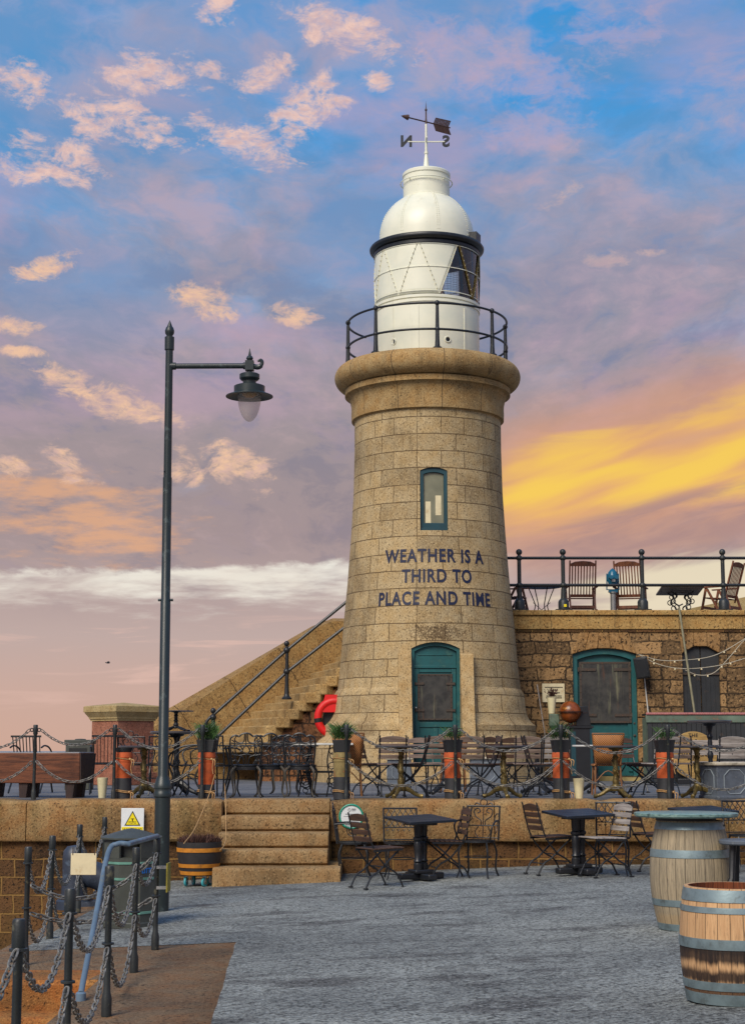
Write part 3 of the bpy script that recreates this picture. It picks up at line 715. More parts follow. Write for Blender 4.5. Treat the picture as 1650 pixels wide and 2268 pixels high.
shaft = [prof(*p) for p in ((253, 1745), (253, 1655), (250, 1646), (244, 1639), (238, 1634), (236, 1631), (235, 1622), (234.5, 1608), (229, 1604), (223, 1598), (217.5, 1589), (214, 1577), (213, 1572),
         (209.5, 1539), (206, 1533), (202, 1528), (196, 1474), (189, 1390), (183.5, 1338), (178.7, 1290), (170.4, 1186), (164.5, 1096), (161.8, 1000), (161.4, 935))]
shaft[0] = (shaft[0][0], -.05)
def Rz(z):
    for (r0, z0), (r1, z1) in zip(shaft, shaft[1:]):
        if z0 <= z <= z1: return r0 + (r1 - r0) * (z - z0) / max(1e-6, z1 - z0)
    return shaft[-1][0]
b = MB(); b.lathe(shaft, 112); sh = b.build('shaft', M['tower'], LH)
zs = lambda v, Y: at(960, v, Y).z - TZ
DW = 1.0; DZ0 = .34; DZ1 = zs(1422, 32.95); WW = .58; WZ0 = zs(1175, 33.15); WZ1 = zs(1034, 33.15)
c1 = MB(); c1.X = LX; c1.prism(arch(DW, DZ0, DZ1, .13), -3.2, -1.70); c1 = c1.build('cut', M['tower'])
c2 = MB(); c2.X = LX; c2.prism(arch(WW, WZ0, WZ1, .07), -3, -1.50); c2 = c2.build('cut', M['tower'])
for c in (c1, c2): c.location = LH.location
boolean(sh, [c1, c2]); uvc(sh)
b = MB(); b.X = LX                                    # jambs that carry the door surround down over the flared plinth
for s in (-1, 1):
    xs = (DW / 2 + .002, DW / 2 + .27); xs = xs if s > 0 else (-xs[1], -xs[0])
    b.prism([(-1.6, 0), (-2.475, 0), (-2.475, .62), (-2.42, .75), (-2.27, 1.05), (-2.16, 1.45), (-2.04, 1.95), (-1.965, 2.6), (-1.90, zs(1447, 32.9)), (-1.6, zs(1447, 32.9))], xs[0], xs[1], 'X')
b.box((0, -2.2, .16), (DW + .3, .62, .36))
b.build('door_jamb', M['jamb'], LH, bev=.01)
b = MB()
tor = [prof(178.5 + 26.5 * math.cos(R(a)), 841 - 26 * math.sin(R(a))) for a in range(-86, 91, 11)]
b.lathe([prof(150, 939)] + [prof(*p) for p in ((162, 939), (162.5, 937), (168, 936), (168.5, 922), (168, 912), (168.5, 903), (170.5, 894), (174, 884), (176, 882), (182.5, 881), (182.5, 869.5), (174, 868.5))] + tor + [prof(110, 814)], 112)
o = b.build('cornice', M['tower_plain'], LH); uvc(o, 2.1)
# door
D = MB(); D.X = LX
door = D
fr = arch(DW, DZ0, DZ1, .13); fi = arch(DW - .13, DZ0, DZ1 - .07, .12)
def ringprism(mb, outer, inner, d0, d1):
    n = len(outer); vs = [(p[0], d, p[1]) for d in (d0, d1) for p in outer] + [(p[0], d, p[1]) for d in (d0, d1) for p in inner]
    fs = []
    for i in range(n):
        j = (i + 1) % n
        fs += [(i, j, 2 * n + j, 2 * n + i), (n + i, 3 * n + i, 3 * n + j, n + j), (i, n + i, n + j, j), (2 * n + i, 2 * n + j, 3 * n + j, 3 * n + i)]
    mb.add(vs, fs)
b = MB(); b.X = LX; ringprism(b, fr, fi, -1.80, -1.70); dr = b.build('door', M['teal'], LH)
tz = DZ1 - .50
b = MB(); b.X = LX; b.prism(arch(DW - .135, DZ0, DZ1 - .073, .12), -1.74, -1.705); b.box((0, -1.765, tz), (DW - .136, .05, .06))
for (x, w) in ((-.38, .09), (.38, .09)): b.box((x, -1.755, (DZ0 + tz) / 2 + .0), (w, .03, tz - DZ0 - .07))
b.box((0, -1.752, tz - .075), (.665, .024, .08)); b.box((0, -1.752, DZ0 + .84), (.665, .024, .10)); b.box((0, -1.752, DZ0 + .09), (.665, .024, .15)); b.box((0, -1.752, DZ0 + .47), (.09, .024, .60))
b.box((0, -1.748, tz + .24), (.72, .012, .016))
b.build('door_leaf', M['teal'], dr, bev=.004)
b = MB(); b.X = LX; sz0, sz1 = DZ0 + .93, tz - .15; b.box((-.01, -1.775, (sz0 + sz1) / 2), (.72, .014, sz1 - sz0)); b.build('metal_sheet', M['shutter'], dr)
b = MB(); b.X = LX
for s in (-1, 1): b.box((-.01 + s * .335, -1.785, (sz0 + sz1) / 2), (.035, .008, sz1 - sz0))
for z in (sz0 + .02, sz1 - .02): b.box((-.01, -1.7855, z), (.63, .008, .03))
for s in (-1, 1):
    for z in (sz0 + .2, sz1 - .2): b.box((-.01 + s * .31, -1.795, z), (.17, .014, .045)); b.cyl((-.01 + s * .40, -1.79, z - .03), (-.01 + s * .40, -1.79, z + .03), .014, n=8)
    for k in range(9): b.sphere((-.01 + s * .335, -1.79, sz0 + .06 + k * (sz1 - sz0 - .12) / 8), .011, 6, 4)
for k in range(5): b.sphere((-.27 + k * .13, -1.79, sz1 - .02), .011, 6, 4); b.sphere((-.27 + k * .13, -1.79, sz0 + .02), .011, 6, 4)
b.build('hinge_straps', M['shutter_edge'], dr)
b = MB(); b.X = LX; b.sphere((-.405, -1.80, DZ0 + 1.18), .026, 10, 8); b.build('handle', M['steel'], dr)
# window
b = MB(); b.X = LX; ringprism(b, arch(WW, WZ0, WZ1, .07), arch(WW - .15, WZ0 + .17, WZ1 - .10, .045), -1.585, -1.505); b.box((0, -1.59, WZ0 + .03), (WW - .004, .06, .06))
wn = b.build('window', M['teal_dk'], LH, bev=.004)
b = MB(); b.X = LX; b.prism(arch(WW - .16, WZ0 + .165, WZ1 - .105, .045), -1.535, -1.525); b.build('pane', M['pane'], wn)
b = MB(); b.X = LX; b.box((-.115, -1.5375, WZ0 + .40), (.11, .003, .46)); b.box((.10, -1.5378, WZ0 + .55), (.12, .003, .42)); b.build('curtain', [M['signcream']], wn)
# lettering painted on the shaft
def wraptext(s, v, width, size, shift=0):
    b = MB()
    z0 = zs(v, 32.9); vs, fs = text(s, size, weight=size * .026, depth=.002, spacing=1.14)
    w = max(p[0] for p in vs) - min(p[0] for p in vs); kx = width / w
    out = []
    for (x, y, d) in vs:
        z = z0 + y; rr = Rz(z) + .006 + (0.002 if d > 0 else -.004); a = PHI + (x * kx + shift) / Rz(z0)
        out.append((rr * math.sin(a), -rr * math.cos(a), z))
    b.add(out, fs); b.build('lettering', M['navy'], LH)
wraptext('WEATHER IS A', 1229.5, 2.20, .385, .02); wraptext('THIRD TO', 1275, 1.50, .385, .06); wraptext('PLACE AND TIME', 1325, 2.52, .385, .02)
# lantern : drum, cladding, glass, dome
def P(hw, v): return prof(hw, v)
b = MB(); zd = P(115, 814)[1]
rl = P(114.8, 690)[0]
b.lathe([(rl - .06, zd - .05), (rl, zd - .05), (rl, P(1, 690)[1]), (rl + .025, P(1, 689)[1]), (rl + .025, P(1, 683)[1]), (rl - .02, P(1, 682)[1]), (rl - .06, P(1, 682)[1])], 72)
for a in (-12, 43, 98, 153, 208, 263, 318):
    A = R(a); x, y = math.sin(A) * (rl + .004), -math.cos(A) * (rl + .004)
    b.box((x, y, zd + .56), (.05, .012, 1.12), rz=A)
for z in (zd + .02, P(1, 695)[1]): b.ring([(rl + .001, z - .03), (rl + .018, z - .03), (rl + .018, z + .03), (rl + .001, z + .03)], 72)
b.build('drum', M['white'], LH)
for a in (-41, 20.5, 110, -120):
    A = R(a); n = Vector((math.sin(A), -math.cos(A), 0)); c = n * (rl + .004) + Vector((0, 0, zd + .36))
    b = MB(); u = Vector((0, 0, 1)); tt = n.cross(u)
    b.tube([c + (tt * math.cos(q) + u * math.sin(q)) * .062 for q in [2 * math.pi * k / 16 for k in range(16)]], .016, 6, closed=True); ph = b.build('porthole', M['white'], LH)
    b = MB(); b.tube([c - n * .03, c + n * .004], .052, 14); b.build('hole', M['signblack'], ph)
rg = P(115, 625)[0]; zg0, zg1 = P(1, 681)[1], P(1, 566)[1]; SL = 21.7
def slant(b, f0, f1, r, n, thick=.0):
    vs = []; m = 10
    for i in range(n + 1):
        for k in range(m + 1):
            tt = k / m; a = R(f0 + (f1 - f0) * i / n + SL * tt); vs.append((r * math.sin(a), -r * math.cos(a), zg0 + (zg1 - zg0) * tt))
    b.add(vs, [(i * (m + 1) + k, (i + 1) * (m + 1) + k, (i + 1) * (m + 1) + k + 1, i * (m + 1) + k + 1) for i in range(n) for k in range(m)])
b = MB(); slant(b, -168, 12, rg, 48); o = b.build('cladding', M['white'], LH); s_ = o.modifiers.new('s', 'SOLIDIFY'); s_.thickness = .03; s_.offset = -1
b = MB(); slant(b, 12, 192, rg - .012, 48); b.build('glass_panes', M['glass'], LH)
b = MB(); GB = MB()
for k in range(8):
    top = -11 + 45 * k
    for sgn in (-1, 1):
        pts = []
        for q in range(9):
            tt = q / 8; a = R(top - sgn * SL * (1 - tt) * 1.02); rr = rg + .006; pts.append((rr * math.sin(a), -rr * math.cos(a), zg0 + (zg1 - zg0) * tt))
        gb = (top * 1.0 - sgn * SL > 15 and top < 190); (GB if gb else b).tube(pts, .022 if gb else .009, 5)
for tt in (.05, .5, .93): b.ring([(rg + .002, zg0 + (zg1 - zg0) * tt - .008), (rg + .014, zg0 + (zg1 - zg0) * tt - .008), (rg + .014, zg0 + (zg1 - zg0) * tt + .008), (rg + .002, zg0 + (zg1 - zg0) * tt + .008)], 72)
b.build('glazing_bars', M['white'], LH); GB.build('glazing_bars', M['brass'], LH)
b = MB()
for k in range(8):
    top = -11 + 45 * k
    for sgn in (-1, 1):
        for q in range(1, 12):
            tt = q / 12; a = R(top - sgn * SL * (1 - tt)); rr = rg + .02; b.sphere((rr * math.sin(a), -rr * math.cos(a), zg0 + (zg1 - zg0) * tt), .013, 6, 4)
tag(b.build('rivets', M['rivet'], LH), kind='stuff')
b = MB()                                              # wire mesh behind the glass
for i in range(44):
    a = R(14 + i * 4.1); f0 = max(0, (math.degrees(a) - 12 - SL) / 1000)
    t0 = 0.0; t1 = min(1.0, (math.degrees(a) - 12) / SL)
    b.tube([((rg - .05) * math.sin(a), -(rg - .05) * math.cos(a), zg0), ((rg - .05) * math.sin(a), -(rg - .05) * math.cos(a), zg0 + (zg1 - zg0) * t1)], .0025, 3, cap=False)
for k in range(22):
    tt = (k + .5) / 22; A0 = 12 + SL * tt
    b.tube([((rg - .05) * math.sin(R(A0 + q * 6)), -(rg - .05) * math.cos(R(A0 + q * 6)), zg0 + (zg1 - zg0) * tt) for q in range(29)], .0025, 3, cap=False)
b.build('wire_mesh', M['signblack'], LH)
b = MB(); b.lathe([(.26, zg0 - .1), (.26, zg0 + .25), (.34, zg0 + .3), (.38, zg0 + .55), (.40, zg0 + .75), (.38, zg0 + .95), (.30, zg0 + 1.15), (.2, zg0 + 1.22)], 32); b.build('lens', M['amber'], LH)
b = MB(); b.lathe([(rg - .06, zg0 - .02), (0.02, zg0 - .02)], 40); b.lathe([(rg - .06, zg1 + .02), (.02, zg1 + .02)], 40); b.build('inner_floor', M['inner'], LH)
b = MB(); b.ring([P(*p) for p in ((106, 564), (118, 564), (122.5, 562), (126, 559), (126.5, 555), (124.5, 551.5), (106, 548))], 80); b.ring([P(*p) for p in ((113, 573), (117.5, 573), (117.5, 565), (113, 565))], 80)
A = R(68); b.box((1.12 * math.sin(A), -1.12 * math.cos(A), P(1, 541)[1]), (.30, .22, .22), rz=A)
b.build('gutter', M['iron'], LH, bev=.01)
dp = [(104.5, 556)] + [(104.5 * math.sqrt(max(0, 1 - ((530 - v) / 100.0) ** 2)), v) for v in (530, 515, 500, 486, 474, 463, 454, 447, 442)]
b = MB(); b.lathe([P(*p) for p in dp], 72); b.build('dome', M['white'], LH)
b = MB()
for k in range(8):
    a = R(12 + 45 * k)
    for s in (-.02, .02):
        for (r, z) in [P(*p) for p in dp[1:]]:
            pass
    pp = [P(*p) for p in dp]; seg = spl([(r, 0, z) for r, z in pp], 3)
    for q in seg[2:-1]:
        for s in (-1, 1):
            r = q.x + .004; aa = a + s * .022; b.sphere((r * math.sin(aa), -r * math.cos(aa), q.z), .0095, 5, 4)
tag(b.build('dome_rivets', M['white'], LH), kind='stuff')
b = MB(); b.lathe([P(*p) for p in ((51.0, 450), (51.0, 442), (48, 442))], 48, cap=False); b.build('gap_shade_ring', M['signblack'], LH)  # black ring stands in for the shade in the gap below the vent
b = MB(); b.lathe([P(*p) for p in ((47, 445), (52.4, 445), (52.4, 441), (51.2, 440), (51.2, 396), (53, 394), (53, 388), (50.5, 385.5), (44, 383), (10, 380), (.1, 379))], 48)
zz = P(1, 408)[1]; rr = P(57, 408)[0]; b.tube([(rr * math.cos(R(q)), rr * math.sin(R(q)), zz) for q in range(0, 360, 8)], .013, 6, closed=True)
for q in (45, 135, 225, 315): b.cyl((.5 * math.cos(R(q)), .5 * math.sin(R(q)), zz), (rr * math.cos(R(q)), rr * math.sin(R(q)), zz), .014, n=6)
for q in range(24):
    for z in (P(1, 440)[1], P(1, 424)[1]):
        if q % 4 == 0: r = P(50.9, 430)[0]; b.sphere((r * math.cos(R(q * 15 + 8)), r * math.sin(R(q * 15 + 8)), z), .012, 6, 4)
b.build('vent', M['white'], LH)
# gallery railing
rr = P(175.5, 760)[0]; zdk = P(1, 815)[1]; zt = P(1, 719)[1]; zm = P(1, 774)[1]
GR = bpy.data.objects.new('gallery_railing', None); COL.objects.link(GR); GR.parent = LH
def arcp(a0, a1, r, z, st=4): n = max(2, int(abs(a1 - a0) / st)); return [(r * math.sin(R(a0 + (a1 - a0) * i / n)), -r * math.cos(R(a0 + (a1 - a0) * i / n)), z) for i in range(n + 1)]
for z in (zt, zm): b = MB(); b.tube(arcp(-129, 200, rr, z), .026, 8); b.build('handrail', M['iron'], GR)
for a in (5, 50.5, 96, 140, 185, -130, -85, -40.5):
    x, y = rr * math.sin(R(a)), -rr * math.cos(R(a)); b = MB()
    zt_ = zt if a != -130 else zm
    b.lathe([(.10, zdk - .01), (.10, zdk + .02), (.055, zdk + .05), (.046, zdk + .2), (.034, zt_ - .06)], 12, (x, y, 0)); b.sphere((x, y, zt_), .055, 12, 8, (1, 1, 1.1))
    if a != -130: b.sphere((x, y, zm), .055, 12, 8, (1, 1, 1.1))
    b.build('post', M['iron'], GR)
# weather vane
b = MB(); zb = P(1, 381)[1]; zt2 = P(1, 224)[1]
b.lathe([(.12, zb - .03), (.07, zb + .12), (.045, zb + .33), (.032, P(1, 342)[1]), (.045, P(1, 341)[1]), (.045, P(1, 336)[1]), (.030, P(1, 335)[1]), (.026, P(1, 275)[1])], 14)
za = P(1, 314)[1]
b.cyl((-.42, 0, za), (.42, 0, za), .017, n=8); b.cyl((0, -.3, za), (0, .3, za), .017, n=8)
VN = bpy.data.objects.new('weather_vane', None); COL.objects.link(VN); VN.parent = LH
b.build('mast', M['white'], VN)
for s, x in (('N', -.45), ('S', .45)):
    b = MB(); put_text(b, s, .36, (x, 0, za), (-1, 0, 0), (0, 0, 1), weight=.014, depth=.012); b.build('letter', M['iron'], VN)
zr = P(1, 270)[1]; b = MB(); b.lathe([(.022, P(1, 276)[1]), (.024, zr + .05), (.018, zr + .06), (.016, P(1, 246)[1]), (.026, P(1, 245)[1]), (.03, P(1, 243)[1]), (.012, P(1, 240)[1]), (.001, zt2)], 10)
dv = Vector((-.90, -.43, .055)).normalized(); o0 = Vector((0, 0, zr)); b.tube([o0 + dv * .52, o0 - dv * .62], .017, 8)
up = Vector((0, 0, 1)); tip = o0 + dv * .64; bs = o0 + dv * .46
b.tube([tip, tip - dv * .06, bs, bs - dv * .02], [.002, .03, .068, .01], 10)
for k in range(12):
    q = o0 - dv * (.20 + .033 * k)
    for s in (-1, 1): b.beam(q, q - dv * .06 + up * s * .155, .016, .024, tuple(dv))
for s in (-1, 1):
    b.beam(o0 - dv * .25 + up * s * .15, o0 - dv * .64 + up * s * .16, .012, .02); pts = [o0 - dv * .20, o0 - dv * .26 + up * s * .15]
    th = dv.cross(up) * .004
b.build('arrow', paint('rusty_arrow', (74, 50, 40), .55, .4, worn=(120, 72, 46), sc=20), VN)

# ------------------------------------------------------------------ building with the roof terrace
FY = 35.6
def fz(v, Y=FY): return at(900, v, Y).z
zc0, zc1, zc2 = fz(1394), fz(1363), fz(1352)
HB = thing('stone_building', 'low brown stone building with teal door under a railed roof terrace', 'building', (6, FY, TZ))
b = MB(); b.box((8.6, FY + .25, (TZ - .1 + zc0) / 2), (15.2, .5, zc0 - TZ + .1)); wl = b.build('wall', M['facade'], HB, world=True)
def cutter(poly, y0, y1): c = MB(); c.prism(poly, y0, y1); return c.build('cut', M['facade'])
dxc = (at(1270, 1600, FY).x + at(1412, 1600, FY).x) / 2; dw = at(1412, 1600, FY).x - at(1270, 1600, FY).x
dop = [(x + dxc, z) for x, z in arch(dw, TZ + .10, fz(1436), .13)]
wxc = (at(1511, 1500, FY).x + at(1594, 1500, FY).x) / 2; ww = at(1594, 1500, FY).x - at(1511, 1500, FY).x
wop = [(x + wxc, z) for x, z in arch(ww, TZ + .75, fz(1430), .17)]
boolean(wl, [cutter(dop, FY - .3, FY + .22), cutter(wop, FY - .3, FY + .16)])
b = MB()
def voussoirs(xc, w, zt, rise, n, h, wid):
    rad = (w * w / 4 + rise * rise) / (2 * rise); cz = zt - rad; a = math.asin(w / 2 / rad) * wid
    for k in range(n):
        a0 = a - 2 * a * k / n; a1 = a - 2 * a * (k + 1) / n; g = .003; top = zt + h + (.08 if k == n // 2 else 0)
        def pt(t, r): return (xc + r * math.sin(t), cz + r * math.cos(t))
        def topz(t): k2 = (min(top, zc0 - .063) - cz) / math.cos(t); return pt(t, k2)
        b.prism([pt(a0 - g, rad + .004), topz((a0 - g) * .62), topz((a1 + g) * .62), pt(a1 + g, rad + .004)], FY - .022, FY + .1)
voussoirs(dxc, dw, fz(1436), .13, 5, .36, 1.0); b.build('voussoirs', M['facade_lt'], HB, bev=.014, world=True); b = MB(); voussoirs(wxc, ww, fz(1430), .17, 3, .34, 1.0)
b.build('voussoirs', M['facade_lt'], HB, bev=.014, world=True); b = MB()
for s in (-1, 1):                                     # quoins beside the door
    for k in range(8):
        if s < 0 and k < 40: continue
        w_ = .20 if k % 2 else .15; z0 = TZ + .1 + k * .32
        if z0 + .31 < fz(1436) - .05: b.box((dxc + s * (dw / 2 + w_ / 2 + .003), FY - .008, z0 + .155), (w_, .04, .305))
b.build('quoins', M['facade_lt'], HB, bev=.014, world=True)
b = MB(); b.box((8.6, FY + .20, (zc0 + zc1) / 2), (15.2, .5, zc1 - zc0)); b.build('band_course', M['band'], HB, bev=.01, world=True)
b = MB(); b.box((8.6, FY + .2, (zc1 + zc2) / 2 + .001), (15.2, .6, zc2 - zc1)); b.build('coping', M['band'], HB, bev=.012, world=True)
b = MB(); b.box((8.6, FY + .22, zc0 - .035), (15.2, .5, .05)); b.build('band_shadow_strip', M['rubble'], HB, world=True)  # dark strip added for the shadow line under the band
DZ = zc2 - .05
b = MB(); b.box((8.6, FY + 4.6, (TZ + DZ) / 2), (15.2, 8.2, DZ - TZ)); b.build('roof_terrace', M['paving'], HB, world=True)
b = MB(); b.prism([(at(1500, 1345, 42).x, DZ - .1), (16, DZ - .1), (16, at(1650, 1310, 42).z + .5), (at(1650, 1322, 42).x, at(1650, 1322, 42).z), (at(1530, 1349, 42).x, at(1530, 1347, 42).z)], 42, 42.5); b.build('rear_parapet', M['pillarcap'], HB, world=True)
# door of the building
dd = FY + .2; bm_ = at
def fx(u): return at(u, 1550, FY + .12).x
b = MB(); ringprism(b, [(x * .998 + dxc * .002, z) for x, z in dop], [(x + dxc, z) for x, z in arch(dw - .22, TZ + .10, fz(1436) - .13, .12)], FY + .06, FY + .20); dr2 = b.build('door', M['teal'], HB, bev=.006, world=True)
b = MB(); b.prism([(x + dxc, z) for x, z in arch(dw - .225, TZ + .105, fz(1436) - .132, .12)], FY + .15, FY + .195)
for (x0, x1) in ((fx(1292), fx(1330)), (fx(1340), fx(1388))):
    for s in (0, 1):
        e = .03 * s; z0, z1 = TZ + .35 + e, TZ + .98 - e; d0 = FY + .13 - .012 * s
        ringprism(b, [(x0 + e, z0), (x1 - e, z0), (x1 - e, z1), (x0 + e, z1)], [(x0 + e + .02, z0 + .02), (x1 - e - .02, z0 + .02), (x1 - e - .02, z1 - .02), (x0 + e + .02, z1 - .02)], d0 + .006, FY + .152)
for x in (fx(1288), fx(1393)): b.box((x, FY + .135, TZ + 1.35), (.09, .03, 2.3))
o = b.build('door_leaf', M['teal'], dr2, world=False, bev=.004)
sx0, sx1, sz0, sz1 = fx(1283), fx(1397), fz(1601, FY + .1), fz(1466, FY + .1)
b = MB(); b.box(((sx0 + sx1) / 2, FY + .108, (sz0 + sz1) / 2), (sx1 - sx0, .02, sz1 - sz0)); b.build('metal_sheet', M['shutter'], dr2)
b = MB()
for x in (sx0 + .025, sx1 - .025): b.box((x, FY + .094, (sz0 + sz1) / 2), (.05, .01, sz1 - sz0)); [b.sphere((x, FY + .088, sz0 + .08 + k * (sz1 - sz0 - .16) / 8), .014, 6, 4) for k in range(9)]
for z in (sz0 + .17, sz1 - .17):
    for s, x in ((1, sx0 + .18), (-1, sx1 - .18)): b.box((x, FY + .085, z), (.38, .016, .06)); b.cyl((x - s * .20, FY + .08, z - .05), (x - s * .20, FY + .08, z + .05), .018, n=8)
for z in (sz0 + .02, sz1 - .02): b.box(((sx0 + sx1) / 2, FY + .0955, z), (sx1 - sx0 - .11, .01, .045))
b.build('hinge_straps', M['shutter_edge'], dr2)
for z_, r_ in ((.98, .03), (1.25, .022)): b = MB(); b.sphere((fx(1402), FY + .06, TZ + z_), r_, 10, 8); b.build('handle', M['shutter_edge'], dr2)
b = MB(); b.box((dxc, FY + .02, TZ + .05), (dw, .5, .1)); b.build('doorstep', M['terracotta_gr'], HB, world=True)
# arched shutters
b = MB()
for s in (-1, 1):
    wpoly = [(x + wxc, z) for x, z in arch(ww - .01, TZ + .75, fz(1430) - .005, .168, 12)]
    half = [(x, z) for x, z in wpoly if (x - wxc) * s >= -.001]
    pts = [(wxc + s * .012, TZ + .75)] + sorted([p for p in half], key=lambda p: p[1] if p[1] < TZ + 1 else p[1]) + [(wxc + s * .012, fz(1430) - .005)]
    b.prism(pts if s > 0 else pts[::-1], FY + .07, FY + .12)
for k in range(-3, 4):
    if k: b.box((wxc + k * ww / 8, FY + .066, TZ + 1.7), (.008, .006, 1.7))
sw = b.build('shutters', M['blackdoor'], HB, world=True)
for z in (TZ + 1.0, fz(1492)):
    for s in (-1, 1): b = MB(); b.box((wxc + s * (ww / 2 - .05), FY + .045, z), (.50, .02, .05)); b.build('hinge_strap', M['shutter_edge'], sw)

# ------------------------------------------------------------------ roof terrace railing
RY = FY + .12
RT = thing('terrace_railing', 'grey iron railing with ball finials along the roof terrace edge', 'railing', (6, RY, zc2))
us = [1150, 1247, 1422, 1601]; xs = [at(u, 1300, RY).x for u in us]; st_ = xs[3] - xs[2]; xs += [xs[3] + st_ * k for k in (1, 2, 3, 4)]
zr1, zr2 = fz(1236, RY), fz(1296, RY); ztop = fz(1217, RY)
for x in xs:
    b = MB()
    b.box((x, RY, zc2 + .02), (.36, .20, .03)); b.lathe([(.12, .03), (.12, .20), (.10, .24), (.062, .28), (.05, .5), (.045, zr2 - zc2 - .08), (.045, zr1 - zc2 - .07), (.04, zr1 - zc2 + .06), (.02, zr1 - zc2 + .09)], 10, (x, RY, zc2))
    for z in (zr1, zr2): b.sphere((x, RY, z), .078, 10, 6, (1, 1, .85))
    b.sphere((x, RY, ztop - .06), .072, 14, 10); b.build('post', M['post'], RT, world=True)
x0 = at(1115, 1300, RY).x
for z in (zr1, zr2): b = MB(); b.tube([(x0, RY, z), (xs[-1], RY, z)], .034, 10); b.build('handrail', M['iron'], RT, world=True)
b = MB(); b.box((xs[1] + .02, RY - .125, zc2 + .11), (.06, .012, .06)); b.build('marker_tag', M['signyellow'], RT, world=True)

# ------------------------------------------------------------------ outside stair with parapet, left of the tower
def zm5(x, y): return ((400 + x / 3.3) / 1.1285, (1480 + y / 3.3) / 1.1285)
OS = thing('stone_staircase', 'steep stone staircase with sloping parapet climbing behind the lighthouse', 'staircase', (-2, 36, TZ))
RYs, LYs = 35.1, 37.5
ends = []
for i in range(-1, 14):
    u, v = zm5(805 + 82 * i, 1168 - 68 * i); r = at(u, v, RYs); lu, lv = zm5(430 + 99.5 * i, 1125); l = at(lu, 1600, LYs)
    ends.append((l.x, r.x, r.z))
for i in range(len(ends) - 1):
    (lx, rx, z), (lx2, rx2, z2) = ends[i], ends[i + 1]
    if z - .05 <= TZ: continue
    zb = z - .235; b = MB(); jx = .06 * math.sin(i * 2.3)
    e = .13
    foot = [(lx, LYs + .2), (rx - .02, RYs - .10 + .05 * math.sin(i * 1.7)), (rx + .24 + jx, RYs - .12), (rx + .36, RYs + .05), (lx2 + .5, LYs + .2)]
    n = len(foot)
    vs = [(x, y, zb) for x, y in foot] + [(x, y, z) for x, y in foot]
    b.add(vs, [tuple(range(n - 1, -1, -1)), tuple(range(n, 2 * n))] + [(k, (k + 1) % n, n + (k + 1) % n, n + k) for k in range(n)])
    b.build('step', M['stair'], OS, bev=.025, world=True)
b = MB(); pl = [(ends[0][1] + .25, TZ - .05)]
for (lx, rx, z) in ends: pl.append((rx + .22, max(TZ, z - .24)))
pl += [(ends[-1][1] + .3, TZ - .05)]
b.prism(pl, RYs + .02, LYs); b.build('side_wall', M['roughwall'], OS, world=True)
def pz(x, y, Y): u, v = zm5(x, y); p = at(u, v, Y); return (p.x, p.z)
PY = 37.55
outer = [pz(-60, 1030, PY + .35), pz(75, 960, PY + .35), pz(1370, 215, PY + .35), pz(1900, 222, PY + .35)]
inner = [pz(-60, 1120, PY), pz(120, 1020, PY), (pz(340, 880, PY)), pz(620, 690, PY), pz(930, 490, PY), pz(1250, 318, PY), pz(1420, 240, PY), pz(1900, 240, PY)]
b = MB()
fl = [(p[0], PY, p[1]) for p in inner]; n = len(fl)
bot = [(p[0], PY, TZ - .05) for p in inner]
b.add(fl + bot, [(k, k + 1, n + k + 1, n + k) for k in range(n - 1)])
ob = [outer[0], outer[1]]
def outz(x):
    for (x0, z0), (x1, z1) in zip(outer, outer[1:]):
        if x0 <= x <= x1: return z0 + (z1 - z0) * (x - x0) / (x1 - x0)
    return outer[0][1] if x < outer[0][0] else outer[-1][1]
topl = [(p[0], PY + .35, max(outz(p[0]), p[1] + .02)) for p in inner]; bk = [(p[0], PY + .8, p[2] - .01) for p in topl]; bb = [(p[0], PY + .8, TZ - .05) for p in topl]
b.add(fl + topl + bk + bb, [(k, n + k, n + k + 1, k + 1) for k in range(n - 1)] + [(n + k, 2 * n + k, 2 * n + k + 1, n + k + 1) for k in range(n - 1)] + [(2 * n + k, 3 * n + k, 3 * n + k + 1, 2 * n + k + 1) for k in range(n - 1)])
b.add([fl[0], topl[0], bk[0], bb[0], bot[0]], [(0, 1, 2, 3, 4)])
b.build('parapet', M['parapet'], OS, world=True, ang=25)
HR = thing('stair_handrail', 'black iron handrail with ball topped posts up the stone staircase', 'handrail', (-2, RYs, TZ))
def a5(x, y): u, v = zm5(x, y); return at(u, v, RYs + .08)
for (x, yt, yb) in ((1046, 425, 885), (440, 978, 1190)):
    p = a5(x, yt); q = a5(x, yb); b = MB()
    b.lathe([(.11, 0), (.11, .03), (.065, .07), (.055, .12), (.042, .4), (.036, p.z - q.z - .06)], 12, tuple(q)); b.sphere(p, .062, 12, 8); r1 = a5(x, yt + 55); b.sphere(r1, .075, 10, 7)
    if x > 1000: b.sphere(a5(x, 655), .075, 10, 7)
    b.build('post', M['iron'], HR, world=True)
b = MB(); b.tube([a5(395, 1115), a5(425, 1118)] + spl([a5(425, 1118), a5(390, 1105), a5(383, 1080), a5(405, 1045), a5(445, 1010)], 5)[1:] + [a5(1040, 485), a5(1545, 75), a5(1800, -140)], .033, 8); b.build('handrail', M['iron'], HR, world=True)
b = MB(); b.tube([a5(440, 1225), a5(1046, 660), a5(1530, 285), a5(1800, 70)], .033, 8); b.build('handrail', M['iron'], HR, world=True)

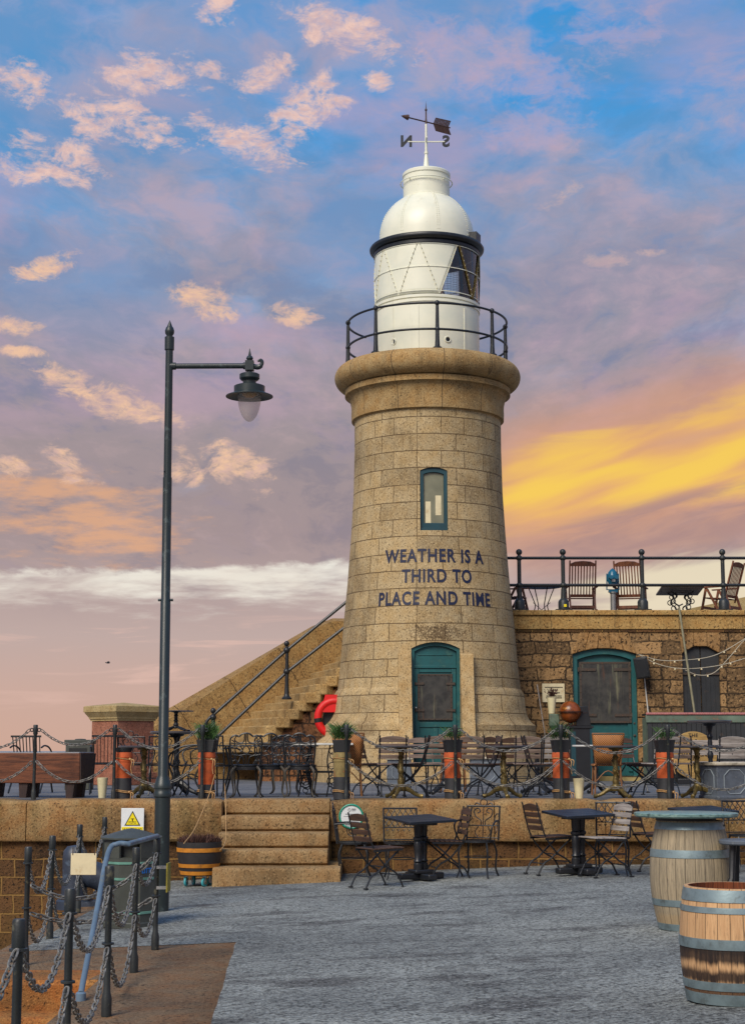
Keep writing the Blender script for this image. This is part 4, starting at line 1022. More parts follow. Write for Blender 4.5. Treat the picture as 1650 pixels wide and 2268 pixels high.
# ------------------------------------------------------------------ pink granite pillar on the left
p0 = ter(270, 31.4)
PL = thing('granite_pillar', 'square pink granite pillar with pale pyramid cap at the terrace end', 'pillar', tuple(p0))
hgt = at(270, 1556, 31.4).z - TZ
b = MB(); s = .50
b.box((0, 0, (hgt - .36) / 2), (s * 1.72, s * 1.72, hgt - .36), rz=R(44)); b.box((0, 0, .12), (s * 1.95, s * 1.95, .24), rz=R(44)); b.build('body', M['pillar'], PL, bev=.012)
b = MB(); Mx = Matrix.Rotation(R(44), 4, 'Z'); b.X = Mx
def sq(r, z): return [(-r, -r, z), (r, -r, z), (r, r, z), (-r, r, z)]
lv = [(.45, hgt - .36), (.45, hgt - .33), (.47, hgt - .32), (.475, hgt - .29), (.53, hgt - .21), (.53, hgt - .195), (.55, hgt - .19), (.55, hgt - .085), (.53, hgt - .07), (.001, hgt)]
vs = []
for r, z in lv: vs += sq(r, z)
b.add(vs, [(i * 4 + k, i * 4 + (k + 1) % 4, i * 4 + 4 + (k + 1) % 4, i * 4 + 4 + k) for i in range(len(lv) - 1) for k in range(4)] + [(3, 2, 1, 0)])
b.build('cap', M['pillarcap'], PL, ang=20)
# ------------------------------------------------------------------ furniture kinds (front = -Y)
def slat_chair(wm):
    def f():
        t = thing('folding_chair', 'x', 'chair')
        for s in (-1, 1):
            x = .19 * s
            b = MB(); b.tube(spl([(x, .30, .87), (x, .25, .66), (x, .18, .46), (x, .03, .27), (x, -.13, .17), (x, -.22, .02)], 4), .011, 6); b.box((x, -.225, .008), (.05, .04, .016)); b.build('leg', M['iron'], t)
            b = MB(); xx = x * .88; b.tube(spl([(xx, -.20, .45), (xx, -.05, .33), (xx, .10, .20), (xx, .20, .14), (xx, .27, .02)], 4), .011, 6); b.box((xx, .275, .008), (.05, .04, .016)); b.build('leg', M['iron'], t)
        b = MB(); b.cyl((-.19, .0, .245), (.19, .0, .245), .007, n=6); b.cyl((-.17, .20, .14), (.17, .20, .14), .007, n=6); b.cyl((-.19, -.16, .15), (.19, -.16, .15), .007, n=6)
        for s in (-1, 1): b.beam((.20 * s, -.21, .445), (.20 * s, .19, .435), .012, .025)
        b.build('stretcher', M['iron'], t)
        b = MB()
        for k in range(7): b.box((0, -.205 + k * .062, .465 - k * .0015), (.42, .044, .016))
        b.build('seat', wm, t, bev=.004)
        b = MB()
        for k, z in enumerate((.565, .645, .725)):
            y = .205 + (z - .5) * .235; b.box((0, y, z), (.42, .014, .058), rot=Matrix.Rotation(R(-13), 4, 'X'))
        z = .80; y = .275
        b.X = Matrix.Translation((0, y, z)) @ Matrix.Rotation(R(-13), 4, 'X')
        b.prism([(-.21, -.028), (.21, -.028), (.21, .022), (.15, .045), (.07, .058), (0, .062), (-.07, .058), (-.15, .045), (-.21, .022)], -.007, .007)
        b.build('backrest', wm, t, bev=.003)
        return t
    return Kind(f)
chair_brown = slat_chair(M['slat_brown']); chair_grey = slat_chair(M['slat']); chair_silver = slat_chair(M['slat_grey'])
def ornate():
    t = thing('cast_iron_chair', 'x', 'chair'); I = M['iron']
    b = MB(); Y = lambda z: .19 + (z - .45) * .16
    def S(pts, r=.009): b.tube(spl([(x, Y(z), z) for x, z in pts], 5), r, 6)
    S([(-.19, .44), (-.215, .6), (-.225, .75), (-.21, .83), (-.15, .865), (-.10, .85), (-.06, .88), (0, .895), (.06, .88), (.10, .85), (.15, .865), (.21, .83), (.225, .75), (.215, .6), (.19, .44)], .013)
    for s in (-1, 1):
        S([(.03 * s, .46), (.05 * s, .56), (.13 * s, .60), (.15 * s, .68), (.09 * s, .72), (.05 * s, .66), (.09 * s, .64)])
        S([(.02 * s, .88), (.03 * s, .78), (.10 * s, .76), (.16 * s, .80), (.14 * s, .85)])
        S([(.2 * s, .50), (.14 * s, .52), (.10 * s, .47)]); S([(.215 * s, .70), (.17 * s, .72), (.16 * s, .77), (.20 * s, .80)])
        S([(.12 * s, .45), (.16 * s, .56), (.19 * s, .64)]); S([(0, .60), (.05 * s, .645), (.03 * s, .70), (0, .72)])
    S([(0, .45), (0, .60)]); S([(0, .72), (0, .89)]); S([(-.2, .60), (-.1, .585), (0, .60), (.1, .585), (.2, .60)]); S([(-.21, .76), (-.1, .745), (0, .755), (.1, .745), (.21, .76)])
    b.build('backrest', I, t)
    b = MB(); b.lathe([(.0, .43), (.20, .43), (.215, .44), (.215, .452), (.20, .46), (.17, .452), (0, .452)], 20)
    b.ring([(.205, .385), (.212, .385), (.212, .43), (.205, .43)], 20); b.build('seat', I, t)
    leg = paint('flaking_iron_leg', (74, 68, 58), .6, .4, bs=.4, worn=(150, 134, 92), sc=14, wornamt=.8)
    for sx in (-1, 1):
        for sy in (-1, 1):
            b = MB(); b.tube(spl([(.15 * sx, .15 * sy, .43), (.20 * sx, .20 * sy, .36), (.19 * sx, .19 * sy, .22), (.175 * sx, .175 * sy, .08), (.20 * sx, .205 * sy, .02), (.22 * sx, .225 * sy, .008)], 4), [.022 - .011 * min(1, k / 10) for k in range(21)], 7); b.build('leg', leg, t)
    return t
ornate_chair = Kind(ornate)
def wire(lattice=False, arms=True):
    def f():
        t = thing('iron_armchair' if arms else 'lattice_chair', 'x', 'chair'); I = M['iron']; b = MB(); Y = lambda z: .20 + (z - .45) * .14
        def S(pts, r=.007, n=5): b.tube([(x, Y(z), z) for x, z in pts] if n == 0 else spl([(x, Y(z), z) for x, z in pts], n), r, 6)
        S([(-.205, .44), (-.21, .86)], .012, 0); S([(.205, .44), (.21, .86)], .012, 0); S([(-.215, .855), (.215, .855)], .012, 0); S([(-.21, .62), (.21, .62)], .008, 0); S([(-.21, .47), (.21, .47)], .008, 0)
        if lattice:
            for k in range(-3, 8):
                for s in (-1, 1):
                    x0 = -.21 + k * .07; pts = []
                    for q in range(9):
                        z = .62 + .235 * q / 8; x = (x0 + .16 * q / 8) * s
                        if abs(x) <= .21: pts.append((x, z))
                    if len(pts) > 1: S(pts, .0055, 0)
            for k in range(6): S([(-.18 + k * .07, .60), (-.165 + k * .07, .575), (-.15 + k * .07, .60)], .005)
        else:
            for s in (-1, 1):
                S([(.03 * s, .62), (.03 * s, .68), (.10 * s, .73), (.12 * s, .80), (.07 * s, .83), (.04 * s, .79), (.08 * s, .77)]); S([(.2 * s, .66), (.15 * s, .70), (.17 * s, .76), (.2 * s, .76)])
                S([(.12 * s, .87), (.09 * s, .895), (.05 * s, .875)], .008)
                S([(.06 * s, .47), (.10 * s, .54), (.06 * s, .61)], .006)
            S(circ((0, 0, 0), .0, 2) and [(0, .47), (0, .85)], .006, 0); b.tube([(p.x, Y(p.z), p.z) for p in circ((0, 0, .90), .045, 12)], .007, 6)
        b.build('backrest', I, t)
        b = MB(); b.ring([(.0, 0)] * 0 or [(.19, .43), (.22, .43), (.22, .455), (.19, .455)], 22)
        for k in range(-4, 5): x = k * .045; h = math.sqrt(max(0, .2 ** 2 - x * x)); b.box((x, 0, .447), (.014, 2 * h, .006))
        for k in range(-2, 3): y = k * .08; h = math.sqrt(max(0, .2 ** 2 - y * y)); b.box((0, y, .441), (2 * h, .012, .005))
        b.build('seat', I, t)
        if arms:
            for s in (-1, 1): b = MB(); b.tube(spl([(.21 * s, .235, .68), (.24 * s, .10, .69), (.25 * s, -.06, .68), (.245 * s, -.16, .63), (.22 * s, -.15, .52), (.19 * s, -.10, .44)], 5), .011, 6); b.tube(spl([(.235 * s, .08, .68), (.225 * s, .06, .56), (.235 * s, -.03, .54), (.24 * s, -.05, .62)], 4), .006, 5); b.build('armrest', I, t)
        for sx in (-1, 1):
            for sy in (-1, 1): b = MB(); b.tube(spl([(.16 * sx, .14 * sy, .43), (.185 * sx, .18 * sy, .30), (.175 * sx, .17 * sy, .12), (.20 * sx, .21 * sy, .01)], 4), .012, 6); b.build('leg', I, t)
        b = MB(); b.tube(circ((0, 0, .25), .17, 18, 'Z'), .006, 5); b.build('stretcher', I, t)
        return t
    return Kind(f)
iron_armchair = wire(False, True); lattice_chair = wire(True, False)
def loopchair():
    t = thing('scroll_armchair', 'x', 'chair'); I = M['iron']
    b = MB()
    for k in range(9): x = -.2 + k * .05; b.beam((x, .2, .45), (x * 1.08, .30, .86), .022, .010, (1, 0, 0))
    b.beam((-.24, .305, .87), (.24, .305, .87), .03, .03); b.beam((-.22, .21, .47), (.22, .21, .47), .025, .02); b.build('backrest', I, t)
    b = MB()
    for k in range(7): b.box((0, -.2 + k * .062, .45), (.46, .045, .014))
    b.build('seat', I, t)
    for s in (-1, 1):
        b = MB(); b.tube(spl([(.25 * s, .30, .70), (.25 * s, .15, .73), (.25 * s, -.05, .70), (.25 * s, -.20, .60), (.25 * s, -.22, .48), (.25 * s, -.12, .44), (.25 * s, -.06, .50)], 5), .014, 6); b.build('armrest', I, t)
        b = MB(); b.tube(spl([(.25 * s, -.22, .46), (.25 * s, -.16, .25), (.25 * s, -.26, .01)], 5), .014, 6); b.build('leg', I, t)
        b = MB(); b.tube(spl([(.25 * s, .24, .46), (.25 * s, .16, .25), (.25 * s, .32, .01)], 5), .014, 6); b.build('leg', I, t)
        b = MB(); b.tube(spl([(.25 * s, -.17, .24), (.25 * s, 0, .32), (.25 * s, .165, .24)], 5), .011, 6); b.build('stretcher', I, t)
    return t
bench_chair = Kind(loopchair)
def wickerc():
    t = thing('cane_chair', 'x', 'chair')
    b = MB(); Y = lambda z: .2 + (z - .45) * .22
    v = []; n = 8; rows = (.46, .6, .75, .88)
    for z in rows:
        for k in range(n + 1): x = (-.5 + k / n) * (.36 + (z - .46) * .22); v.append((x, Y(z) + .05 - .35 * x * x * 1.6, z))
    b.add(v, [(r * (n + 1) + k, r * (n + 1) + k + 1, (r + 1) * (n + 1) + k + 1, (r + 1) * (n + 1) + k) for r in range(3) for k in range(n)])
    o = b.build('backrest', M['wicker'], t); s = o.modifiers.new('s', 'SOLIDIFY'); s.thickness = .018
    b = MB(); b.box((0, 0, .445), (.42, .42, .03)); b.build('seat', M['wicker'], t, bev=.01)
    b = MB()
    for s in (-1, 1): b.tube(spl([(.18 * s, .23, .45), (.205 * s, .255, .68), (.23 * s, .30, .90)], 4), .013, 6)
    b.tube(spl([(-.23, .30, .90), (-.1, .335, .90), (.1, .335, .90), (.23, .30, .90)], 4), .012, 6); b.build('back_frame', M['wicker_f'], t)
    for sx in (-1, 1):
        for sy in (-1, 1): b = MB(); b.tube([(.18 * sx, .18 * sy, .44), (.20 * sx, .22 * sy, .0)], .014, 6); b.build('leg', M['wicker_f'], t)
    for s in (-1, 1): b = MB(); b.tube(spl([(.185 * s, -.19, .2), (.185 * s, 0, .36), (.185 * s, .19, .2)], 4), .009, 5); b.build('stretcher', M['wicker_f'], t)
    b = MB(); b.tube(spl([(-.185, .2, .2), (0, .2, .36), (.185, .2, .2)], 4), .009, 5); b.build('stretcher', M['wicker_f'], t)
    return t
cane_chair = Kind(wickerc)
def pedestal(kind, top, rad, h, label_cat='table'):
    def f():
        t = thing('pedestal_table', 'x', 'table')
        b = MB(); b.lathe([(0, h - .03), (rad - .02, h - .03), (rad, h - .022), (rad, h - .006), (rad - .008, h), (0, h)], 36); b.build('tabletop', top, t)
        g = M['brass'] if kind == 'brass' else M['blackwood']
        b = MB(); b.lathe([(.06, .10), (.075, .13), (.07, .17), (.045, .20), (.05, .24), (.036, .28), (.032, .34), (.045, .36), (.045, .39), (.032, .41), (.036, .50), (.030, .53), (.046, .56), (.03, .59), (.034, .62), (.05, .66), (.085, h - .05), (.10, h - .03)], 14)
        if kind == 'brass':
            for k in range(26): a = k * 2.4; z = .22 + .4 * ((k * .618) % 1); b.sphere((.04 * math.cos(a), .04 * math.sin(a), z), .014, 6, 4)
        b.build('pedestal', g, t)
        nf = 3 if kind == 'brass' else 4
        for k in range(nf):
            a = R(90 + 30 + k * 360 / nf); d = Vector((math.cos(a), math.sin(a), 0)); b = MB()
            b.tube(spl([d * .03 + Vector((0, 0, .15)), d * .12 + Vector((0, 0, .115)), d * .20 + Vector((0, 0, .06)), d * .27 + Vector((0, 0, .035)), d * .31 + Vector((0, 0, .028))], 4), [.04, .04, .038, .036, .034, .03, .03, .028, .026, .026, .024, .024, .026, .03, .032, .034, .022], 8); b.build('foot', g, t)
        return t
    return Kind(f)
brass_table = pedestal('brass', M['tabletop'], .36, .72); iron_table = pedestal('iron', M['tabletop'], .33, .72); iron_table_w = pedestal('iron', M['whitetop'], .36, .74)
def squaret():
    t = thing('square_table', 'x', 'table'); w = .66
    b = MB()
    b.X = Matrix.Translation((0, 0, .735)) @ Matrix.Rotation(R(-23), 4, 'Z') @ Matrix.Rotation(R(4.5), 4, 'X') @ Matrix.Rotation(R(23), 4, 'Z') @ Matrix.Translation((0, 0, -.735))
    for k in range(4): b.box((0, -w / 2 + w / 8 + k * w / 4, .735), (w, w / 4 - .006, .03))
    b.build('tabletop', M['blacktop'], t, bev=.004)
    b = MB(); b.box((0, 0, .69), (.30, .30, .05)); b.build('apron', M['blackwood'], t)
    for s in (-1, 1):
        b = MB(); b.lathe([(.05, .10), (.052, .20), (.04, .215), (.054, .235), (.04, .26), (.044, .36), (.05, .44), (.04, .47), (.058, .49), (.058, .515), (.042, .53), (.048, .60), (.05, .69)], 12, (s * .07, s * .05, 0)); b.build('column', M['blackwood'], t)
    b = MB(); b.box((0, 0, .055), (.12, .60, .07)); b.box((0, 0, .056), (.60, .12, .072)); b.box((0, 0, .11), (.26, .22, .05))
    b.build('foot', M['blackwood'], t, bev=.015)
    return t
square_table = Kind(squaret)

# ------------------------------------------------------------------ terrace : tables and chairs
GC = 'chairs set out on the terrace'; GT = 'round tables on the terrace'
sl = [
 (chair_grey, 868, 23.5, 183, 'pale brown slatted folding chair turned away behind the round table left of the lighthouse door'),
 (chair_brown, 826, 24.2, 118, 'dark slatted folding chair beside the pale slatted one left of the lighthouse door'),
 (chair_grey, 973, 23.5, 176, 'brown slatted chair turned away just left of the chain post before the lighthouse door'),
 (chair_grey, 1036, 23.7, 188, 'brown slatted chair turned away just right of the chain post before the lighthouse door'),
 (chair_brown, 1122, 24.3, 118, 'dark slatted chair turned to the side near the right foot of the lighthouse'),
 (chair_grey, 1168, 24.1, 180, 'wide slatted chair turned away between lighthouse foot and dark cabinet'),
 (chair_silver, 1226, 24.5, 184, 'greyish arched slatted chair in front of the cabinet with the globe'),
 (chair_silver, 1464, 24.1, 196, 'silver grey slatted chair with bright slats beside the planter nearest the bar'),
 (chair_grey, 1502, 24.4, 172, 'brownish slatted chair partly covering the round gold bar sign'),
 (chair_silver, 1618, 24.0, 178, 'silver grey slatted chair with arched top rail right of the gold bar sign'),
 (chair_brown, 1428, 22.9, -88, 'folding chair seen from the side between the cane chair and the last terracotta pot'),
 (chair_brown, 905, 22.9, -95, 'dark folding chair seen from the side behind the gilded table left of the door'),
 (chair_brown, 1062, 22.9, -85, 'dark folding chair seen from the side just right of the lighthouse door planter'),
 (chair_grey, 940, 25.6, 12, 'slatted chair facing out beside the left planter at the lighthouse foot'),
 (chair_brown, 1148, 25.8, 160, 'dark slatted chair far back against the right lighthouse plinth'),
 (chair_brown, 1395, 25.6, 20, 'dark slatted chair facing out beside the big teal door'),
 (chair_brown, 1205, 23.2, 92, 'dark folding chair seen from the side below the globe cabinet'),
]
for k, u, Y, rz, lab in sl: k(ter(u, Y), R(rz), lab, GC)
cane_chair(ter(770, 23.7), R(182), 'woven cane chair behind the moss stained pot left of the lighthouse', GC)
cane_chair(ter(1344, 24.0), R(178), 'woven cane chair standing before the big teal door', GC)
cane_chair(ter(1003, 26.4), R(180), 'woven cane chair close to the lighthouse door, mostly hidden', GC)
for u, Y, rz, lab in ((547, 22.9, 180, 'ornate cast iron chair with rusty yellow legs, left one of three above the steps'), (598, 23.25, 184, 'ornate cast iron chair with scroll back, middle one of three above the steps'),
                      (667, 23.0, 176, 'ornate cast iron chair with curling back, right one of three above the steps'), (632, 24.9, 0, 'cast iron chair facing out on the far side of the long black table')):
    ornate_chair(ter(u, Y), R(rz), lab, GC)
for u, Y, rz, lab in ((488, 23.0, 150, 'wire back iron armchair at the left end of the long black table'), (352, 24.0, 200, 'wire iron armchair behind the lamp post'), (300, 24.6, 170, 'wire iron armchair in front of the pink pillar'),
                      (437, 23.6, -70, 'wire iron armchair turned sideways behind the plant box left of the steps')):
    iron_armchair(ter(u, Y), R(rz), lab, GC)
for u, Y, rz, lab in ((70, 25.2, 172, 'black slat backed garden seat against the sea at the far left'), (238, 24.6, 188, 'black slat backed garden seat in front of the pink pillar'), (415, 23.0, -95, 'iron seat with big curled arms facing left between lamp post and plant box')):
    bench_chair(ter(u, Y), R(rz), lab, GC)
for u, Y, rz, lab in ((888, 22.45, 10, 'round table with gilded claw foot left of the lighthouse door'), (1116, 22.5, 35, 'round table with gilded claw foot right of the lighthouse door'),
                      (1364, 22.45, 60, 'round table with gilded claw foot before the big teal door'), (1545, 22.5, 5, 'round table with gilded claw foot below the round bar sign'),
                      (318, 22.6, 25, 'round table with gilded claw foot in front of the pink pillar')):
    brass_table(ter(u, Y), R(rz), lab, GT)
for u, Y, rz, lab in ((985, 24.5, 20, 'black pedestal table behind the chairs at the lighthouse door'), (1190, 25.2, 0, 'black pedestal table behind the wide slatted chair'), (390, 24.0, 40, 'black pedestal table standing behind the lamp post, lower one of a stacked pair')):
    o = iron_table(ter(u, Y), R(rz), lab, GT)
    if u == 390: o.scale = (1.2, 1.2, 1.3); pt = o
o = iron_table(ter(390, 24.0, TZ + .72 * 1.3 + .002), R(10), 'small black pedestal table stacked on top of another behind the lamp post', GT, .4); o.scale = (.80, .80, .42)
o = iron_table(ter(1575, 25.0), R(45), 'tall black pedestal table in front of the slatted bar', GT); o.scale = (1.05, 1.05, 1.55)
iron_table_w(ter(1320, 25.2), R(30), 'white topped pedestal table behind the cane chair', GT)
o = thing('long_table', 'long black iron table behind the three ornate chairs', 'table', tuple(ter(595, 23.9)))
b = MB(); b.box((0, 0, .725), (1.45, .62, .022)); b.build('tabletop', M['iron'], o, bev=.006)
for sx in (-1, 1):
    for sy in (-1, 1): b = MB(); b.tube(spl([(.62 * sx, .25 * sy, .71), (.56 * sx, .22 * sy, .4), (.66 * sx, .27 * sy, 0)], 4), .018, 6); b.build('leg', M['iron'], o)
o = thing('wrought_iron_table', 'white topped table on a tangled wrought iron base left of the lighthouse', 'table', tuple(ter(716, 23.3)))
b = MB(); b.box((0, 0, .745), (.86, .46, .03)); b.build('tabletop', M['whitetop'], o, bev=.006)
b = MB()
for sx in (-1, 1):
    x = .2 * sx - .05
    for y in (-.12,):
        b.tube(spl([(x - .10, y, 0), (x - .06, y, .25), (x - .09, y, .5), (x - .05, y, .73)], 4), .012, 6); b.tube(spl([(x + .10, y, 0), (x + .06, y, .25), (x + .09, y, .5), (x + .05, y, .73)], 4), .012, 6)
        for k in range(9): b.tube(circ((x + .03 * math.sin(k * 2.3), y, .09 + k * .07), .035 + .02 * math.sin(k * 1.7) ** 2, 10), .007, 5)
        b.tube(circ((x, y, .22), .09, 14), .009, 5); b.tube(circ((x, y, .22), .055, 12), .007, 5)
b.beam((-.3, .12, .35), (.25, .12, .35), .02, .03); b.beam((-.25, -.12, .04), (.15, -.12, .04), .02, .02)
b.build('base', M['iron'], o)
# long beam bench on the left
o = thing('timber_bench', 'heavy red brown timber trough bench on short legs at the terrace edge', 'bench', tuple(ter(92, 22.95)), R(-13))
b = MB(); b.prism([(-.24, .20), (.20, .20), (.27, .62), (-.27, .62)], -.90, .68, 'X'); b.build('body', M['beam'], o, bev=.012)
b = MB(); b.prism([(-.238, .205), (.198, .205), (.268, .615), (-.268, .615)], .681, .70, 'X'); b.build('end_board', M['beam_end'], o)
b = MB(); b.box((-.11, 0, .626), (1.56, .52, .012)); b.build('seat', M['wet_top'], o, bev=.004)
for x in (-.72, -.18, .52):
    for y in (-.16, .16): b = MB(); b.prism([(x - .055, 0), (x + .045, 0), (x + .07, .21), (x - .07, .21)], y - .05, y + .05); b.build('leg', M['beam_end'], o)
# litter bin on the terrace
o = thing('litter_bin', 'dark square litter bin standing by the sea behind the timber bench', 'bin', tuple(ter(176, 27.5)))
b = MB(); b.box((0, 0, .38), (.42, .42, .76)); b.build('body', M['bin'], o, bev=.015)
b = MB(); b.box((0, 0, .80), (.46, .46, .07)); b.lathe([(.1, .835), (.09, .85), (.0, .855)], 12); b.build('lid', M['bin'], o, bev=.015)
b = MB(); b.box((0, -.214, .64), (.30, .006, .11)); b.build('slot', M['signblack'], o)
b = MB(); b.box((-.08, -.214, .36), (.10, .006, .14)); b.build('sticker', M['castor'], o)
for k, (u, Y, h_, w_, lab) in enumerate(((884, 31.35, .49, .46, 'grey panelled lead planter at the lighthouse foot left of its door'), (1074, 31.35, .50, .56, 'grey panelled lead planter at the lighthouse foot right of its door'), (1607, 22.55, .46, .54, 'grey panelled lead planter with pale rim near the right end of the chain fence'))):
    o = thing('lead_planter', lab, 'planter', tuple(ter(u, Y)), R(0 if k < 2 else 18), 'grey lead planters')
    b = MB(); b.box((0, 0, h_ / 2), (w_, w_ * .9, h_)); b.box((0, 0, .02), (w_ + .03, w_ * .9 + .03, .04)); b.build('body', M['lead'], o, bev=.008)
    b = MB(); b.box((0, 0, h_ + .012), (w_ + .07, w_ * .9 + .07, .045)); b.build('rim', M['leadtop'], o, bev=.012)
    b = MB(); q = w_ * .30; c = q * .5; y = -w_ * .45
    oc = [(-q, -q + c), (-q + c, -q), (q - c, -q), (q, -q + c), (q, q - c), (q - c, q), (-q + c, q), (-q, q - c)]
    b.tube([(x, y - .002, z + h_ * .5) for x, z in oc], .008, 5, closed=True); b.tube([(-w_ / 2 - .002, x, z + h_ * .5) for x, z in oc], .008, 5, closed=True); b.build('moulding', M['lead_edge'], o)
# chain fence on the edge of the terrace : posts and chains
def fence_post(par, p, h, r=.027, kind='post'):
    b = MB(); b.lathe([(r * 1.55, 0), (r * 1.55, .11), (r * 1.1, .15), (r, .2), (r, h - .14), (r * 1.45, h - .125), (r * 1.45, h - .01), (r * 1.2, h), (0, h)], 12, tuple(p)); return b
PYY = 21.87
def fence(us, name, lab):
    P_ = [ter(u, PYY) for u in us]; t = thing(name, lab, 'fence', tuple(P_[len(P_) // 2]))
    for i, p in enumerate(P_):
        b = fence_post(t, p, 1.0, .022)
        for s in (-1, 1): b.tube(circ((p.x + s * .05, p.y, TZ + .93), .022, 10), .008, 5)
        b.build('post', M['post'], t, world=True)
    for a, c in zip(P_, P_[1:]):
        for h, sag in ((.93, .30 + .02 * math.sin(a.x * 3)), (.51, .36 + .03 * math.sin(a.x * 5))):
            b = MB(); chain(b, a + Vector((.08 if h > .6 else .03, -.01, h)), c + Vector((-.08 if h > .6 else -.03, -.01, h)), sag * min(1, (c.x - a.x) / 1.5), .056, .0062); b.build('chain', M['chain'], t, world=True)
fence([-112, 75, 252, 447], 'chain_fence', 'iron posts with double chains along the terrace edge left of the steps')
fence([767, 1009, 1244, 1482, 1722], 'chain_fence', 'iron posts with double chains along the terrace edge right of the steps')
# terracotta chimney pots roped to the posts
def clay(body, tarz):
    def f():
        t = thing('terracotta_pot', 'x', 'pot')
        b = MB(); b.lathe([(.112, 0), (.112, tarz)], 24); b.build('tarred_base', M['tar'], t)
        b = MB(); b.lathe([(.106, tarz - .01), (.112, tarz + .001), (.112, .50), (.118, .505), (.118, .53), (.113, .535), (.113, .555), (.122, .56), (.122, .60), (.115, .63), (.100, .63), (.098, .45)], 24); b.build('body', M[body], t)
        b = MB()
        for z, a in ((.545, 0), (.10, 0), (.118, 0)): b.tube([(.122 * math.cos(R(q)), .122 * math.sin(R(q)), z + .01 * math.sin(R(q * 2))) for q in range(0, 360, 20)], .006, 5, closed=True)
        for z in (.54, .10):
            x0 = .10
            b.tube(spl([(x0, -.10, z), (x0 + .02, -.15, z - .04), (x0 + .01, -.14, z - .12), (x0 + .025, -.15, z - .2 if z > .3 else .01)], 4), .006, 5); b.tube(spl([(x0, -.11, z), (x0 + .05, -.16, z - .02), (x0 + .045, -.15, z - .09)], 4), .006, 5); b.sphere((x0 - .005, -.125, z), .016, 8, 6)
        b.build('rope', M['rope'], t)
        return t
    return Kind(f)
pot_o, pot_l, pot_g = clay('terracotta', .285), clay('terracotta', .20), clay('terracotta_gr', .30)
def plantbox(sp, lm, n):
    def f():
        rnd = random.Random(sp); t = thing('plant_box', 'x', 'plant')
        b = MB(); b.prism([(-.105, 0), (.105, 0), (.128, .15), (.134, .15), (.134, .175), (-.134, .175), (-.134, .15), (-.128, .15)], -.09, .09); b.build('box', M['plastic'], t, bev=.005)
        b = MB()
        for k in range(n):
            x, y = rnd.uniform(-.11, .11), rnd.uniform(-.07, .07); a = rnd.uniform(0, 6.28); l = rnd.uniform(.05, .15) * (1.45 if n > 300 else 1.1) * (1.2 - abs(x) * 4); w = rnd.uniform(.004, .009); tl = rnd.uniform(.05, .65)
            d = Vector((math.cos(a) * tl, math.sin(a) * tl, 1)).normalized(); s = d.cross(Vector((math.sin(a), math.cos(a), .2))).normalized() * w; o = Vector((x, y, .16)) + d * rnd.uniform(0, .13)
            m = o + d * l * .55; e = o + d * l + Vector((math.cos(a), math.sin(a), -.4)) * l * .25
            b.add([tuple(o), tuple(m + s), tuple(e), tuple(m - s)], [(0, 1, 2, 3)])
        b.build('foliage', lm, t)
        return t
    return Kind(f)
pb = [plantbox(3, M['leaf'], 620), plantbox(8, M['leaf_dk'], 320), plantbox(11, M['leaf'], 150)]
side = ('left of the steps', 'at the right side of the steps', 'in front of the lighthouse door', 'below the globe cabinet', 'before the slatted bar')
pots = [(273, pot_o, None, 'orange and black chimney pot without a plant behind the second chain post', ''), (457, pot_l, 0, 'bright orange chimney pot with graffiti tied to the post left of the steps', 'bushy green plant in a black box on the pot left of the steps'),
        (757, pot_g, 0, 'moss stained chimney pot with black base at the right side of the steps', 'bushy green plant in a black box on the moss stained pot'), (1003, pot_o, 2, 'orange and black chimney pot in front of the lighthouse door', 'thin grassy plant in a black box in front of the lighthouse door'),
        (1243, pot_o, 1, 'orange and black chimney pot below the globe cabinet', 'green plant in a black box on the pot below the globe cabinet'), (1474, pot_o, 2, 'orange and black chimney pot before the slatted bar', 'spiky green plant in a black box before the slatted bar')]
for u, k, pl_, lab, plab in pots:
    p = ter(u, PYY + .17); k(p, R(random.uniform(-8, 8)), lab, 'clay chimney pots along the terrace edge')
    if pl_ is not None: pb[pl_](p + Vector((0, 0, .632)), R(random.uniform(-10, 10)), plab, 'plant boxes on the chimney pots', .95)
    else:
        o = tag(MB().lathe([(0, 0), (.10, 0), (.118, .05), (.118, .062), (.104, .062), (.09, .02), (0, .02)], 20).build('empty_pot', M['plastic']), 'empty black plastic pot sitting in the chimney pot without a plant', 'pot'); o.location = p + Vector((0, 0, .632))
for u, Y, s, lab in ((1282, 22.05, 1.0, 'tall cream plastic vase on the terrace edge'), (227, 22.7, 1.0, 'cream plastic vase beside the timber bench')):
    o = thing('flower_vase', lab, 'vase', tuple(ter(u, Y)), 0, 'cream vases')
    b = MB(); b.lathe([(0, 0), (.05, 0), (.078, .28), (.073, .28), (.05, .02), (0, .02)], 24); b.build('body', M['cream'], o)
# ------------------------------------------------------------------ things along the building
CY = 34.55
c0 = at(1223, 1608, CY); c1 = at(1311, 1608, CY); w = c1.x - c0.x; cz = c0.z - TZ
o = thing('wooden_cabinet', 'dark open cabinet with a pale post against the building wall', 'cabinet', ((c0.x + c1.x) / 2, CY, TZ))
b = MB(); b.box((0, .2, cz - .02), (w + .05, .44, .04)); b.build('top', M['blackwood'], o)
b = MB(); b.box((w * .16, .2, (cz - .04) / 2), (w * .68, .38, cz - .04)); b.build('body', M['blackwood'], o)
b = MB(); b.box((-w * .14, -.03, cz * .55), (.045, .04, cz * .78)); b.build('post', M['gold'], o)
b = MB(); b.box((w * .02, .005, cz * .5), (.10, .006, cz * .8)); b.box((w * .47, .004, cz * .5), (.05, .006, cz * .9)); b.build('panel', M['teal_dk'], o)
b = MB(); b.box((-w * .34, .2, cz * .45), (.05, .36, cz * .9 - .04)); b.build('side_board', M['slat'], o)
gl = thing('globe', 'brown antique globe on a low stand on top of the cabinet', 'globe', (at(1264, 1600, CY).x, CY + .12, TZ + cz))
